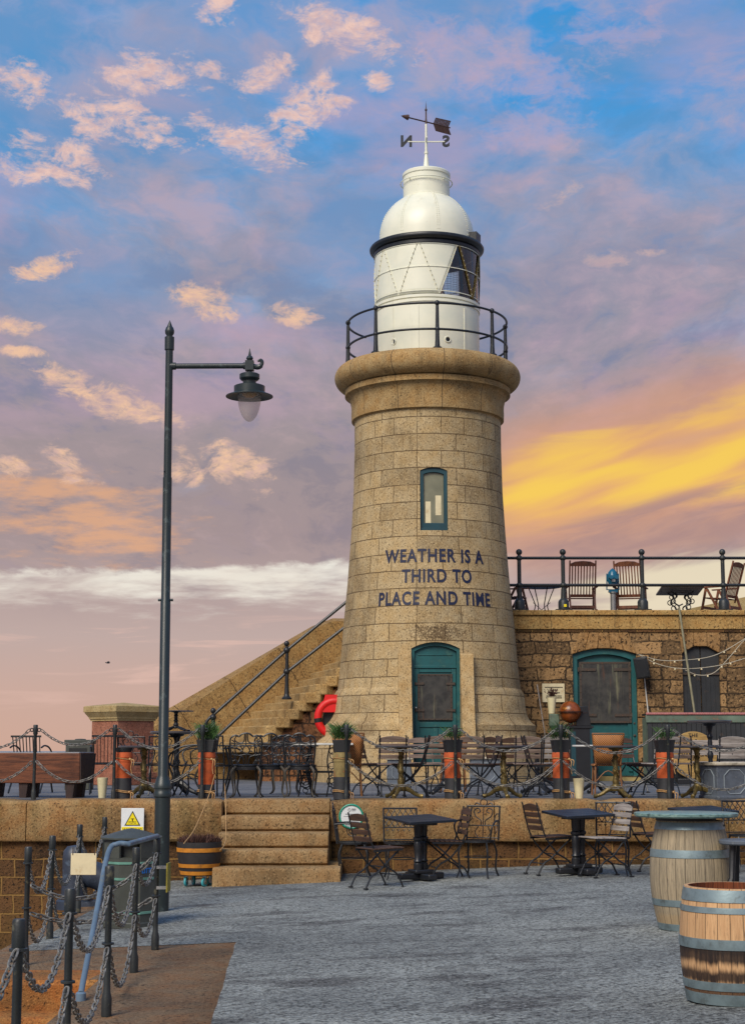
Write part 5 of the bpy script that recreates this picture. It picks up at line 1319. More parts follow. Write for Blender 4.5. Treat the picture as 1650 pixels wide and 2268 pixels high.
b = MB(); b.lathe([(.15, 0), (.15, .02), (.05, .04), (.04, .08), (.10, .10)], 20); b.build('stand', M['globe_base'], gl)
b = MB(); b.sphere((0, 0, .30), .235, 28, 18); b.build('ball', M['globe'], gl)
b = MB(); b.ring([(.245, .29), (.275, .29), (.275, .31), (.245, .31)], 32); b.build('meridian_ring', M['globe_base'], gl)
o = thing('record_case', 'black sloping case beside the globe on the cabinet', 'case', (at(1292, 1600, CY).x, CY + .2, TZ + cz)); b = MB(); b.prism([(-.16, 0), (.17, 0), (.10, .42), (-.12, .42)], -.15, .15); b.build('body', M['blackwood'], o, bev=.01)
b = MB(); b.box((0, -.153, .28), (.2, .006, .012)); b.build('strip', M['globe_base'], o)
vz = thing('flower_vase', 'cream vase of dried dark flowers hanging in front of the paper notice', 'vase', (at(1223, 1600, CY).x + .02, CY + .28, TZ + cz + .27), 0)
b = MB(); b.lathe([(0, 0), (.07, 0), (.10, .34), (.095, .34), (.06, .02), (0, .02)], 20); b.build('body', M['cream'], vz)
b = MB(); rnd = random.Random(4)
for k in range(160):
    a = rnd.uniform(0, 6.28); d = Vector((math.cos(a) * rnd.uniform(0, .9), math.sin(a) * .6, rnd.uniform(.3, 1))); q = Vector((0, 0, .34)) + d * rnd.uniform(.05, .19); s = Vector((rnd.uniform(-1, 1), rnd.uniform(-1, 1), rnd.uniform(-1, 1))) * .02
    b.add([tuple(q), tuple(q + s), tuple(q + d * .05), tuple(q - s)], [(0, 1, 2, 3)])
b.build('dried_flowers', M['heather'], vz)
o = thing('tin_box', 'small olive tin standing at the left end of the cabinet below the vase', 'tin', (at(1230, 1600, CY).x + .0, CY + .28, TZ + cz)); b = MB(); b.box((0, 0, .13), (.22, .16, .26)); b.build('body', M['oldteal'], o, bev=.02)
b = MB(); b.lathe([(.03, .262), (.03, .266), (0, .268)], 10); b.build('lid', M['signcream'], o)
n0 = at(1200, 1514, FY - .03); n1 = at(1250, 1555, FY - .03)
o = thing('paper_notice', 'yellowed paper notice with black text pinned to the building wall', 'notice', ((n0.x + n1.x) / 2, FY - .035, (n0.z + n1.z) / 2))
b = MB(); b.box((0, 0, 0), (n1.x - n0.x, .008, n0.z - n1.z)); b.build('sheet', M['signcream'], o)
b = MB(); rnd = random.Random(9)
for z, hw in ((.12, .19), (.06, .09), (.0, .13), (-.07, .16), (-.11, .17)):
    x = -hw
    while x < hw: l = rnd.uniform(.012, .03); b.box((x + l / 2, -.006, z), (l * .8, .003, .022)); x += l
b.build('lettering', M['signblack'], o)
s0 = at(1423, 1478, FY - .25)
o = thing('loudspeaker', 'black loudspeaker tilted on a bracket beside the big teal door', 'speaker', tuple(s0), R(-20))
b = MB(); b.X = Matrix.Rotation(R(-8), 4, 'Y') @ Matrix.Rotation(R(8), 4, 'X'); b.prism([(-.16, -.16), (.16, -.16), (.10, .16), (-.10, .16)], -.235, .235, 'Z'); b.build('cabinet', M['plastic'], o, bev=.02)
b = MB(); b.X = Matrix.Rotation(R(-8), 4, 'Y') @ Matrix.Rotation(R(8), 4, 'X'); b.box((0, -.166, 0), (.25, .012, .40)); b.build('grille', M['iron'], o, bev=.01)
b = MB(); b.cyl((0, .1, 0), (.03, .26, .02), .02, n=8); b.build('bracket', M['iron'], o)
o = thing('drain_pipe', 'thin pale pipe on the wall below the loudspeaker', 'pipe', (0, 0, 0)); q = at(1426, 1498, FY - .04); r = at(1437, 1600, FY - .04); o.location = (r.x, r.y, TZ); b = MB(); b.tube([q, r, (r.x, r.y, TZ)], .014, 7); b.build('tube', M['whitetop'], o, world=True)
o = thing('broom_handle', 'thin wooden broom handle leaning on the wall beside the lighthouse', 'broom', tuple(ter(1222, 34.9))); a = at(1189, 1516, 35.3); q = ter(1222, 34.9); b = MB(); b.tube([a, q + Vector((0, 0, .05))], .014, 6); b.build('handle', M['slat_grey'], o, world=True)
b = MB(); b.box(tuple(q + Vector((0, 0, .04))), (.30, .05, .08)); b.build('brush', M['heather'], o, world=True)
o = thing('bamboo_pole', 'long bamboo pole leaning against the roof terrace edge above the bar', 'pole', tuple(ter(1560, 34.0))); a = at(1503, 1346, FY - .16); q = ter(1560, 34.2); b = MB(); b.tube([a, q], .026, 8); b.build('pole', M['bamboo'], o, world=True)
def cable(pts, lab, r=.009):
    o = thing('string_light_cable', lab, 'cable', tuple(pts[0]), 0, 'cables on the building wall'); b = MB(); s = spl(pts, 8); b.tube(s, r, 5); b.build('cord', M['cable'], o, world=True)
    b = MB()
    for k in range(6, len(s) - 1, 7): b.sphere(s[k] - Vector((0, 0, .03)), .022, 8, 6)
    b.build('bulbs', M['signcream'], o, world=True)
A5 = lambda u, v, Y=FY - .3: at(u, v, Y)
cable([A5(1412, 1449), A5(1460, 1462), A5(1515, 1462), A5(1580, 1452), A5(1640, 1420), A5(1700, 1380)], 'upper pale cable strung from the teal door to the right')
cable([A5(1412, 1449), A5(1460, 1472), A5(1517, 1481), A5(1590, 1474), A5(1660, 1455), A5(1720, 1440)], 'lower pale cable strung from the teal door past the bamboo pole')
cable([A5(1517, 1484), A5(1545, 1495), A5(1580, 1490), A5(1615, 1455), A5(1650, 1415), A5(1700, 1370)], 'slack loop of pale cable tied to the bamboo pole')
# bar
BY = 32.9
b0 = at(1432, 1590, BY); bz = at(1432, 1579, BY).z
o = thing('bar_counter', 'black slatted bar front with pink beaded trim and worn teal board', 'bar', (b0.x + 1.6, BY, TZ)); L = 3.4
b = MB(); n = 34
for k in range(n): b.box((b0.x + L * (k + .5) / n, BY, (TZ + bz - .2) / 2 + .02), (L / n - .008, .03, bz - .2 - TZ))
b.box((b0.x + L / 2, BY + .04, (TZ + bz - .2) / 2), (L, .03, bz - .22 - TZ)); b.build('boards', M['blackdoor'], o, world=True)
b = MB(); b.box((b0.x + L / 2, BY - .01, bz - .12), (L + .06, .06, .15)); b.build('fascia', M['oldteal'], o, world=True, bev=.006)
b = MB(); b.tube([(b0.x - .02, BY - .03, bz - .02), (b0.x + L, BY - .03, bz - .02)], .028, 8)
for k in range(90): b.sphere((b0.x + L * k / 90, BY - .045, bz - .02), .026, 6, 5)
b.build('beaded_trim', M['pink'], o, world=True)
b = MB(); b.box((b0.x + L / 2, BY + .3, bz - .03), (L, .6, .04)); b.build('counter_top', M['blackwood'], o, world=True)
b = MB(); b.box((b0.x + .02, BY + .3, (TZ + bz) / 2 - .04), (.04, .58, bz - TZ - .1)); b.build('end_board', M['oldteal'], o, world=True)
gs = at(1535, 1672, BY - .35); rad = .47
o = thing('bar_sign', 'round gold wooden sign with black letters leaning on the bar', 'sign', (gs.x, BY - .35, TZ))
b = MB(); b.X = Matrix.Translation((0, 0, gs.z - TZ)); b.tube([(0, -.02, 0), (0, .02, 0)], rad, 48); b.build('disc', M['gold'], o, bev=.006)
for s, v, size, spc in (('THE', 1629, .10, 1.1), ('LIGHTHOUSE', 1647, .135, 1.05), ('CHAMPAGNE', 1672, .105, 1.0), ('MUSIC', 1681, .085, 1.05), ('BAR', 1690, .085, 1.05)):
    b = MB(); z = at(1535, v, BY - .35).z - TZ; put_text(b, s, size, (0, -.0215, z), (1, 0, 0), (0, 0, 1), weight=.002, depth=.001, spacing=spc); b.build('lettering', M['signblack'], o)
o = thing('sign_easel', 'low wooden box under the round gold sign', 'box', (gs.x, BY - .35, TZ)); hb = gs.z - TZ - rad; b = MB(); b.box((0, .02, hb / 2 - .001), (.7, .3, max(.05, hb))); b.build('body', M['blackwood'], o, bev=.01)
# garden bench with pale slats under the sign
o = thing('garden_bench', 'bench of pale horizontal slats in front of the bar at the right', 'bench', tuple(ter(1628, 29.5)))
b = MB(); b.box((0, .2, .80), (1.5, .02, .09)); b.box((0, .18, .62), (1.5, .02, .09)); b.build('backrest', M['slat_grey'], o)
b = MB(); [b.box((0, y, .45), (1.5, .09, .02)) for y in (-.2, -.09, .02, .13)]; b.build('seat', M['slat_grey'], o)
for x in (-.65, 0, .65): b = MB(); b.tube([(x, .22, .86), (x, .16, .44), (x, .2, 0)], .016, 6); b.tube([(x, -.22, .44), (x, -.24, 0)], .016, 6); b.tube([(x, -.22, .43), (x, .17, .43)], .014, 6); b.build('leg', M['iron'], o)
# lifebuoy beside the tower
LYY = 34.3
lb = at(742, 1590, LYY)
o = thing('lifebuoy_stand', 'red lifebuoy on a dark stand half hidden behind the lighthouse', 'lifebuoy', (lb.x, LYY, TZ)); cz = lb.z - TZ
b = MB(); b.tube([(math.cos(R(q)) * .36, .0, cz + math.sin(R(q)) * .36) for q in range(0, 360, 12)], .085, 10, closed=True); b.build('ring', M['red'], o)
b = MB()
for q in (188, 8): b.tube([(math.cos(R(q - 7)) * .36, 0, cz + math.sin(R(q - 7)) * .36), (math.cos(R(q + 7)) * .36, 0, cz + math.sin(R(q + 7)) * .36)], .09, 10)
b.build('band', M['signblack'], o)
b = MB(); b.prism([(-.30, cz + .12), (.5, cz + .12), (.5, cz + .49), (-.21, cz + .49)], -.05, .10); b.build('back_board', M['red'], o)
b = MB(); b.tube([(0, .10, cz - .03), (0, .14, cz - .03)], .27, 28); b.build('backing_disc', M['plastic'], o)
b = MB(); b.box((-.07, .12, (cz + .3) / 2), (.07, .05, cz + .3)); b.build('post', M['iron'], o)
# ------------------------------------------------------------------ roof terrace furniture
def deckchair(wm):
    def f():
        t = thing('wooden_armchair', 'x', 'chair')
        M3 = Matrix.Translation((0, .18, .42)) @ Matrix.Rotation(R(-17), 4, 'X')
        b = MB(); b.X = M3
        for k in range(8): b.box((-.21 + k * .06, 0, .36), (.026, .014, .68))
        b.prism([(-.26, .64), (.26, .64), (.26, .69), (.16, .735), (0, .75), (-.16, .735), (-.26, .69)], -.014, .014); b.box((0, 0, .02), (.50, .024, .06))
        for s in (-1, 1): b.box((s * .265, 0, .33), (.03, .03, .86))
        b.build('backrest', wm, t, bev=.004)
        b = MB()
        for k in range(8): b.box((0, -.29 + k * .062, .40 + (-.29 + k * .062) * -.08), (.50, .045, .018))
        b.build('seat', wm, t)
        for s in (-1, 1):
            b = MB(); b.box((s * .30, -.08, .63), (.06, .58, .026)); b.build('armrest', wm, t, bev=.006)
            b = MB(); b.beam((s * .29, -.22, .62), (s * .29, -.36, 0), .03, .045); b.build('leg', wm, t)
            b = MB(); b.beam((s * .285, -.20, .60), (s * .285, .12, 0), .03, .045); b.build('leg', wm, t)
            b = MB(); b.beam((s * .255, .20, .46), (s * .255, .34, 0), .03, .045); b.build('leg', wm, t)
            b = MB(); b.beam((s * .275, -.40, .09), (s * .275, .36, .13), .026, .04); b.build('stretcher', wm, t)
        b = MB(); b.box((0, .27, .20), (.52, .026, .06)); b.build('stretcher', wm, t); b = MB(); b.box((0, -.3, .22), (.56, .026, .05)); b.build('stretcher', wm, t)
        return t
    return Kind(f)
dk, dk2 = deckchair(M['teak']), deckchair(M['teak_dk'])
def deck(u, Y): return ter(u, Y, DZ)
GD = 'wooden armchairs on the roof terrace'
dk2(deck(1128, 37.0), R(72), 'dark wooden slatted armchair half hidden behind the lighthouse on the roof terrace', GD, 1.12)
dk2(deck(1287, 37.0), R(180), 'dark wooden slatted armchair seen squarely from behind on the roof terrace', GD, 1.12)
dk(deck(1396, 37.0), R(163), 'reddish wooden slatted armchair right of the blue viewer on the roof terrace', GD, 1.12)
dk(deck(1600, 37.1), R(-128), 'reddish wooden armchair facing left at the right end of the roof terrace', GD, 1.12)
o = thing('folding_table', 'round grey folding table with thin crossed legs on the roof terrace', 'table', tuple(deck(1199, 37.6)))
hT = at(1199, 1298, 37.6).z - DZ
b = MB(); b.lathe([(0, hT - .02), (.46, hT - .035), (.485, hT - .03), (.485, hT - .01), (.46, hT), (0, hT)], 40); b.build('tabletop', M['lead'], o)
for a in (20, 110, 200, 290): A = R(a); d = Vector((math.cos(A), math.sin(A), 0)); b = MB(); b.tube(spl([d * .34 + Vector((0, 0, hT - .03)), d * .22 + Vector((0, 0, .5)), d * .16 + Vector((0, 0, .3)), d * .30], 4), .013, 6); b.build('leg', M['iron'], o)
for s in (-1, 1): b = MB(); b.tube([(-.2 * s, -.1, .4), (.22 * s, .1, .05)], .008, 5); b.build('stretcher', M['iron'], o)
o = thing('ornate_table', 'tilted rectangular table on curly iron base on the roof terrace', 'table', tuple(deck(1508, 37.0)))
hT = at(1508, 1306, 37.0).z - DZ
b = MB(); b.box((0, 0, hT), (.98, .95, .035), rot=Matrix.Rotation(R(-9), 4, 'X')); b.build('tabletop', M['slat_grey'], o, bev=.005)
b = MB()
for y in (-.2, .2):
    b.beam((-.28, y, hT - .05), (.28, y, hT - .05), .03, .02)
    for s in (-1, 1):
        b.tube(spl([(s * .26, y, hT - .06), (s * .14, y, hT - .16), (s * .20, y, hT - .3), (s * .08, y, hT - .42), (s * .16, y, hT - .55), (s * .30, y, .02)], 5), .017, 6)
        for k in range(5): b.tube(circ((s * (.17 + .05 * math.sin(k * 2)), y, hT - .16 - k * .13), .055, 10), .012, 5)
b.tube([(0, -.2, .3), (0, .2, .3)], .015, 6); b.build('base', M['iron'], o)
o = thing('coin_viewer', 'blue coin operated binocular viewer on a steel pole', 'viewer', tuple(deck(1358, 36.6)))
zt = at(1358, 1258, 36.6).z - DZ
b = MB(); b.lathe([(.12, 0), (.12, .03), (.065, .05), (.062, zt - .60), (.08, zt - .58), (.08, zt - .55)], 16); b.build('pole', M['steel'], o)
b = MB(); b.tube([(-.13, 0, zt - .13), (-.14, 0, zt - .5), (.14, 0, zt - .5), (.13, 0, zt - .13)], .018, 6); b.box((0, 0, zt - .54), (.2, .12, .05)); b.build('yoke', M['blue_tel'], o)
b = MB(); b.lathe([(.03, zt - .42), (.10, zt - .38), (.125, zt - .28), (.125, zt - .2), (.10, zt - .10), (.05, zt - .04), (.02, zt - .02), (.0, zt)], 18)
for s in (-1, 1): b.cyl((s * .06, -.2, zt - .23), (s * .06, .2, zt - .23), .045, n=12)
b.build('head', M['blue_tel'], o)
b = MB(); b.box((0, -.13, zt - .30), (.08, .02, .06)); b.build('coin_plate', M['steel'], o)
# ------------------------------------------------------------------ lower quay : tables and chairs
GL = 'chairs on the quay below the terrace'
square_table(ground(932, 1950), R(28), 'square black table between the brown slatted chairs nearest the steps', 'square black tables on the quay')
square_table(ground(1282, 1938), R(22), 'square black table in the middle of the quay under the tall cream vase', 'square black tables on the quay')
square_table(ground(1560, 1925), R(20), 'square black table behind the barrel with the green top', 'square black tables on the quay')
for k, u, v, rz, lab in ((chair_brown, 838, 1966, 122, 'brown slatted folding chair in front of the round white sign'), (chair_brown, 985, 1946, -78, 'brown slatted folding chair facing left at the table nearest the steps'),
                         (chair_brown, 1222, 1936, 112, 'brown slatted folding chair facing right at the left of the middle table'), (chair_silver, 1338, 1942, -68, 'folding chair with silver grey slats facing left at the middle table'),
                         (chair_brown, 1447, 1928, 105, 'dark slatted folding chair left of the barrel with the green top')):
    k(ground(u, v), R(rz), lab, GL)
iron_armchair(ground(783, 1945), R(88), 'black iron armchair facing right beside the steps', GL)
iron_armchair(ground(1058, 1944), R(-22), 'black iron armchair with scroll back right of the first black table', GL)
lattice_chair(ground(890, 1947), R(4), 'black lattice backed chair behind the first black table', GL)
lattice_chair(ground(1356, 1938), R(-14), 'black lattice backed chair behind the silver slatted chair', GL)
lattice_chair(ground(1655, 1930), R(10), 'black lattice backed chair cut by the right edge of the photo', GL)
o = thing('bar_stool', 'tall black stool with blue grey seat behind the barrels', 'stool', tuple(ground(1652, 2068)))
b = MB(); b.lathe([(0, .72), (.19, .72), (.20, .73), (.20, .75), (.19, .76), (0, .76)], 28); b.build('seat', M['lead'], o)
for a in (20, 110, 200, 290):
    A = R(a); b = MB(); b.tube([(math.cos(A) * .10, math.sin(A) * .10, .72), (math.cos(A) * .12, math.sin(A) * .12, .45), (math.cos(A) * .14, math.sin(A) * .14, .40), (math.cos(A) * .17, math.sin(A) * .17, 0)], [.03, .024, .034, .022], 8); b.build('leg', M['blackwood'], o)
b = MB(); b.tube(circ((0, 0, .22), .15, 20, 'Z'), .012, 6); b.build('stretcher', M['blackwood'], o)
# round sign on the wall
sp = at(778, 1808, WY - .04)
o = thing('round_sign', 'round white sign with green rim on the terrace wall beside the steps', 'sign', (sp.x, WY - .06, sp.z))
b = MB(); b.tube([(0, 0, 0), (0, .02, 0)], .158, 48); b.build('disc', M['signwhite'], o)
b = MB(); n = 48; b.tube([(.152 * math.cos(2 * math.pi * k / n), -.002, .152 * math.sin(2 * math.pi * k / n)) for k in range(n)], .0125, 8, closed=True); b.build('rim', M['signgreen'], o)
b = MB(); b.tube([(-.025 + .016 * math.cos(2 * math.pi * k / 16), -.003, .085 + .018 * math.sin(2 * math.pi * k / 16)) for k in range(16)], .003, 5, closed=True)
b.build('emblem', M['signgrey'], o)
b = MB(); rnd = random.Random(3)
for z, x0, x1, h in ((.098, .005, .055, .008), (.086, .005, .06, .008), (.073, .005, .045, .005), (.03, -.08, .08, .009), (.018, -.02, .02, .006), (-.0, -.10, -.02, .005)):
    x = x0
    while x < x1: l = rnd.uniform(.006, .016); b.box((x + l / 2, -.002, z), (l * .8, .002, h)); x += l
b.build('lettering', M['signgrey'], o)
# warning sign
ws = at(295, 1812, WY - .1); sw_, sh_ = .30, .34
o = thing('warning_sign', 'white warning sign with yellow drowning triangle on the terrace wall', 'sign', (ws.x, WY - .12, ws.z - .04))
b = MB(); b.box((0, 0, 0), (sw_, .012, sh_)); b.build('plate', M['signwhite'], o, bev=.004)
b = MB(); b.box((0, -.008, -.115), (sw_ - .02, .004, .085)); b.build('panel', M['signyellow'], o)
T3 = [(-.105, -.055), (.105, -.055), (0, .135)]
b = MB(); b.prism(T3, -.010, -.006); b.build('triangle', M['signblack'], o)
b = MB(); b.prism([(-.084, -.043), (.084, -.043), (0, .111)], -.0125, -.0095); b.build('triangle_face', M['signyellow'], o)
b = MB()
for z in (-.004, -.022): b.tube([(x * .01, -.0135, z + .005 * math.sin(x * 1.3)) for x in range(-5, 6)], .0028, 4)
b.tube([(0, -.0135, 0), (0, -.0135, .022)], .006, 5); b.sphere((0, -.0135, .034), .007, 8, 6); b.tube([(0, -.0135, .018), (-.022, -.0135, .042)], .003, 4); b.tube([(0, -.0135, .018), (.022, -.0135, .042)], .003, 4)
b.build('swimmer_symbol', M['signblack'], o)
b = MB(); put_text(b, 'WARNING', .052, (0, -.0115, -.112), (1, 0, 0), (0, 0, 1), weight=.0012, depth=.001); b.build('lettering', M['signblack'], o)
b = MB(); b.box((0, .03, 0), (.04, .05, .2)); b.build('bracket', M['post'], o)
# ------------------------------------------------------------------ lamp post
lp = ground(357, 2018)
o = thing('street_lamp', 'tall dark green lamp post with side arm and bell shaped lantern', 'street lamp', tuple(lp))
LYp = lp.y; H = lambda v: at(370, v, LYp).z - lp.z; xa = lambda u, v: at(u, v, LYp).x - lp.x
lean = -.035 / 6.0
b = MB(); rb, rs = .083, .052
zb = H(1766)
pr = [(rb, 0), (rb, zb), (rb * 1.16, zb + .01), (rb * 1.16, zb + .05), (rb * 1.08, zb + .06), (rb * 1.08, zb + .09), (rb * 1.16, zb + .095), (rb * 1.16, zb + .125), (rb * 1.02, zb + .15), (rb * .86, zb + .20), (rs * 1.06, zb + .235), (rs * 1.06, H(1333)), (rs * .95, H(1331)), (rs * .95, H(1058)), (rs * .84, H(1057)), (rs * .80, H(776)), (rs * 1.02, H(775)), (rs * 1.04, H(747)), (rs * .9, H(746)),
      (rs * .62, H(745)), (rs * .62, H(744)), (rs * .95, H(739)), (rs * 1.02, H(733)), (rs * .8, H(726)), (rs * .5, H(722)), (rs * .5, H(721)), (rs * .1, H(711)), (0, H(709))]
b.lathe(pr, 24)
b.X = Matrix.Identity(4)
b.box((0, -rb, H(1420) - 1.2), (.0, .0, .0)) if False else None
for z in (H(1090), H(1045)): b.sphere((-.03, -rs * .8, z), .010, 6, 4)
b.cyl((-rs - .03, 0, H(1329)), (rs + .03, 0, H(1329)), .014, n=8); pole = b.build('pole', M['lamp'], o, ang=45)
za = H(811); xe = xa(558, 811)
b = MB(); b.cyl((0, 0, za), (xe, 0, za), .031, n=12); b.cyl((0, 0, za), (.075, 0, za), .042, n=12); b.cyl((xe - .07, 0, za), (xe - .03, 0, za), .04, n=12)
b.box((xe, 0, za), (.095, .095, .11)); b.tube(spl([(xe + .03, 0, za), (xe + .09, 0, za - .015), (xe + .13, 0, za + .01), (xe + .135, 0, za + .05), (xe + .11, 0, za + .065), (xe + .09, 0, za + .05)], 4), [.03] * 8 + [.022] * 8 + [.014] * 5, 8)
b.lathe([(.02, za + .05), (.03, za + .065), (.04, za + .085), (.03, za + .108), (.016, za + .118), (.016, za + .13), (.002, za + .20)], 12, (xe, 0, 0)); b.build('arm', M['lamp'], o, bev=.004)
b = MB(); c = (xe, 0, 0)
b.lathe([(.03, za - .05), (.03, za - .085), (.10, za - .092), (.112, za - .10), (.112, za - .145), (.095, za - .165), (.075, za - .17), (.072, za - .215), (.08, za - .22), (.15, za - .225), (.172, za - .235), (.172, za - .305), (.178, za - .31), (.19, za - .315), (.262, za - .345), (.262, za - .353), (.17, za - .335), (.12, za - .33), (.10, za - .29), (0.01, za - .29)], 40, c)
lan = b.build('lantern', M['lamp'], o)
b = MB(); b.lathe([(.095, za - .295), (.08, za - .335), (.04, za - .36), (0, za - .365)], 24, c); b.build('reflector', M['amber'], lan)
b = MB(); b.lathe([(.128, za - .325), (.128, za - .37), (.124, za - .43), (.110, za - .50), (.082, za - .57), (.048, za - .615), (.02, za - .632), (0, za - .635)], 32, c); b.build('globe', M['globe_glass'], lan)
o.rotation_euler = (0, -.004, 0)
# ------------------------------------------------------------------ litter bin on the quay
bp = ground(288, 2050)
o = thing('octagonal_bin', 'dark octagonal litter bin with green bands and blue lettering beside the lamp post', 'bin', tuple(bp), R(6)); r = .272; hb = .93
def octa(b, prof):
    b.lathe(prof, 8, a0=R(22.5), a1=R(382.5))
b = MB(); octa(b, [(r * 1.02, 0), (r * 1.02, .04), (r, .05), (r, .66), (r * .80, .665), (.02, .665)]); b.build('body', M['bin'], o, ang=20)
b = MB()
for a in (0, 90, 180, 270):
    A = R(a + 45); b.box((math.sin(A) * r * .90, -math.cos(A) * r * .90, .73), (.215, .02, .15), rz=A)
octa(b, [(r * .62, .66), (r * .62, .80)]); octa(b, [(r * .94, .79), (r * .98, .80), (r * .98, .83)])
b.build('hood', M['bin'], o, ang=20)
b = MB(); octa(b, [(r * 1.0, .825), (r * 1.17, .835), (r * 1.17, .85), (r * .55, .90), (r * .2, .925), (0.001, .935)]); b.build('lid', M['bin'], o, ang=15)
for z in (.14, .46, .61):
    b = MB(); octa(b, [(r * 1.012, z - .012), (r * 1.03, z - .01), (r * 1.03, z + .01), (r * 1.012, z + .012)]); b.build('band', M['binband'], o, ang=20)
A = R(45); nrm = Vector((math.sin(A), -math.cos(A), 0)); 
b = MB(); ap = r * math.cos(R(22.5)) + .004; put_text(b, 'LITTER', .066, tuple(nrm * ap + Vector((0, 0, .535))), (math.cos(A), math.sin(A), 0), (0, 0, 1), weight=.002, depth=.001, spacing=.9); b.build('lettering', M['blueletter'], o)
# mooring bollard
mp = ground(190, 2005)
o = thing('mooring_bollard', 'big blue grey mooring bollard on the quay edge', 'bollard', tuple(mp), R(0))
b = MB(); b.lathe([(.20, -.04), (.20, .05), (.15, .10), (.135, .30), (.14, .52), (.13, .60), (.09, .65), (0, .665)], 24, (-.13, 0, 0))
b.tube(spl([(-.12, 0, .36), (.02, 0, .35), (.18, 0, .30), (.30, 0, .20), (.32, 0, .06)], 5), [.13] * 6 + [.15] * 8 + [.17] * 7, 14); b.box((.08, 0, .02), (.62, .34, .06)); b.build('body', M['bluegrey'], o, bev=.01)
# ------------------------------------------------------------------ quay railings
def row(posts, name, lab, hh, levels, sags, ext=None):
    t = thing(name, lab, 'fence', tuple(posts[len(posts) // 2]))
    for p in posts:
        b = fence_post(t, p, hh, .0215); b.tube(circ((p.x, p.y, p.z + hh - .13), .034, 12, 'Z'), .009, 5); b.tube(circ((p.x, p.y, p.z + hh * .48), .032, 12, 'Z'), .009, 5); b.build('post', M['post'], t, world=True)
    for a, c in zip(posts, posts[1:]):
        for h, s in zip(levels, sags):
            d = (c - a); d.z = 0; d.normalize(); b = MB(); L = (c - a).length
            chain(b, a + d * .05 + Vector((0, 0, h)), c - d * .05 + Vector((0, 0, h)), s * L / 1.4 + .02 * math.sin(a.y * 3 + h), .054, .0056, .46); b.build('chain', M['chain'], t, world=True)
    return t
def gp(u, v): return ground(u, v)
A_ = [gp(344, 2103), gp(297, 2153), gp(236, 2250)]
d_ = A_[2] - A_[1]
A_.append(at(157, 1965, 8.75)); A_[3].z = gz(A_[3].x); A_.append(at(44, 2035, 7.15)); A_[4].z = gz(A_[4].x); A_.append(at(-190, 2100, 5.6)); A_[5].z = gz(A_[5].x)
for i, p in enumerate(A_): p.z = gz(p.x) - .002
row(A_, 'chain_railing', 'nearest row of iron posts and chains beside the landing steps', .93, (.80, .42), (.22, .24))
B_ = [gp(56, 2137), gp(111, 2079), gp(173, 2022), gp(229, 1985), gp(262, 1950)]
row(B_, 'chain_railing', 'row of iron posts and chains along the quay edge behind the bin', .93, (.80, .42), (.22, .24))
t = thing('barrier_chain', 'two chains closing the top of the landing steps', 'chain', tuple(B_[0]))
for h0, h1, s in ((.62, .76, .20), (.40, .42, .12)):
    b = MB(); chain(b, B_[0] + Vector((.04, 0, h0)), A_[0] + Vector((-.04, 0, h1)), s, .06, .008); b.build('chain', M['chain'], t, world=True)
mid = B_[0].lerp(A_[0], .46)
pq = at(212, 2189 / 1.0, 1) if False else None
pl_ = at(213 * .885, 1913, 12.8)
o = thing('blank_sign', 'blank cream sign plate hanging from the barrier chain', 'sign', (pl_.x, 12.75, pl_.z))
b = MB(); b.box((0, 0, 0), (.20, .006, .165)); b.build('plate', M['signcream'], o, bev=.003)
b = MB(); [b.cyl((x, -.002, .07), (x, -.002, .13), .004, n=5) for x in (-.085, .085)]; b.build('hook', M['shutter_edge'], o)
# yellow strip sign on the last post
p = A_[0]
o = thing('strip_sign', 'narrow yellow sign clamped edge on to the post beside the bin', 'sign', (p.x + .10, p.y - .02, p.z + .60))
b = MB(); b.box((.0, .04, 0), (.012, .20, .24), rz=R(-1)); b.build('plate', M['dullyellow'], o)
for z in (-.085, .085): b = MB(); b.box((-.05, 0, z), (.09, .03, .025)); b.build('clamp', M['steel'], o)
# blue handrail of the landing steps
o = thing('handrail', 'blue grey tube handrail sloping down the landing steps', 'handrail', (A_[0].x, 12.6, gz(A_[0].x)))
q = at(180, 2200, 11.2); tp = at(243, 1874, 12.7); 
b = MB(); b.tube(spl([q, q.lerp(tp, .5), q.lerp(tp, .94), tp + Vector((.06, .01, .015)), tp + Vector((.14, .03, .015))], 5) + [A_[0] + Vector((0, 0, tp.z - A_[0].z + .012))], .021, 12); b.tube([q + Vector((.0, 0, -.02)), Vector((q.x - .012, q.y - .05, -.75))], .024, 12); b.lathe([(.036, 0), (.036, .05), (.024, .06)], 12, tuple(q + Vector((0, 0, -.05)))); b.build('tube', M['rail'], o, world=True)
# half barrel planter
tp_ = ground(441, 1962)
o = thing('barrel_planter', 'dark half barrel planter with ochre hoops on turquoise castors', 'planter', tuple(tp_))
z0, z1 = .135, .545
def rb_(z): return .225 + .058 * (z - z0) / (z1 - z0) + .014 * math.sin(math.pi * (z - z0) / (z1 - z0))
zz = [z0 + (z1 - z0) * k / 10 for k in range(11)]
b = MB(); b.lathe([(0, z0)] + [(rb_(z), z) for z in zz] + [(rb_(z1) - .02, z1), (rb_(z1) - .03, z1 - .05), (0, z1 - .05)], 36); b.build('tub', M['tubwood'], o)
for a, c in ((z0 + .01, z0 + .055), (z0 + .10, z0 + .145), (z1 - .12, z1 - .07)):
    b = MB(); b.ring([(rb_(a) - .005, a), (rb_(a) + .007, a), (rb_(c) + .007, c), (rb_(c) - .005, c)], 36); b.build('hoop', M['ochre'], o)
b = MB(); rnd = random.Random(5)
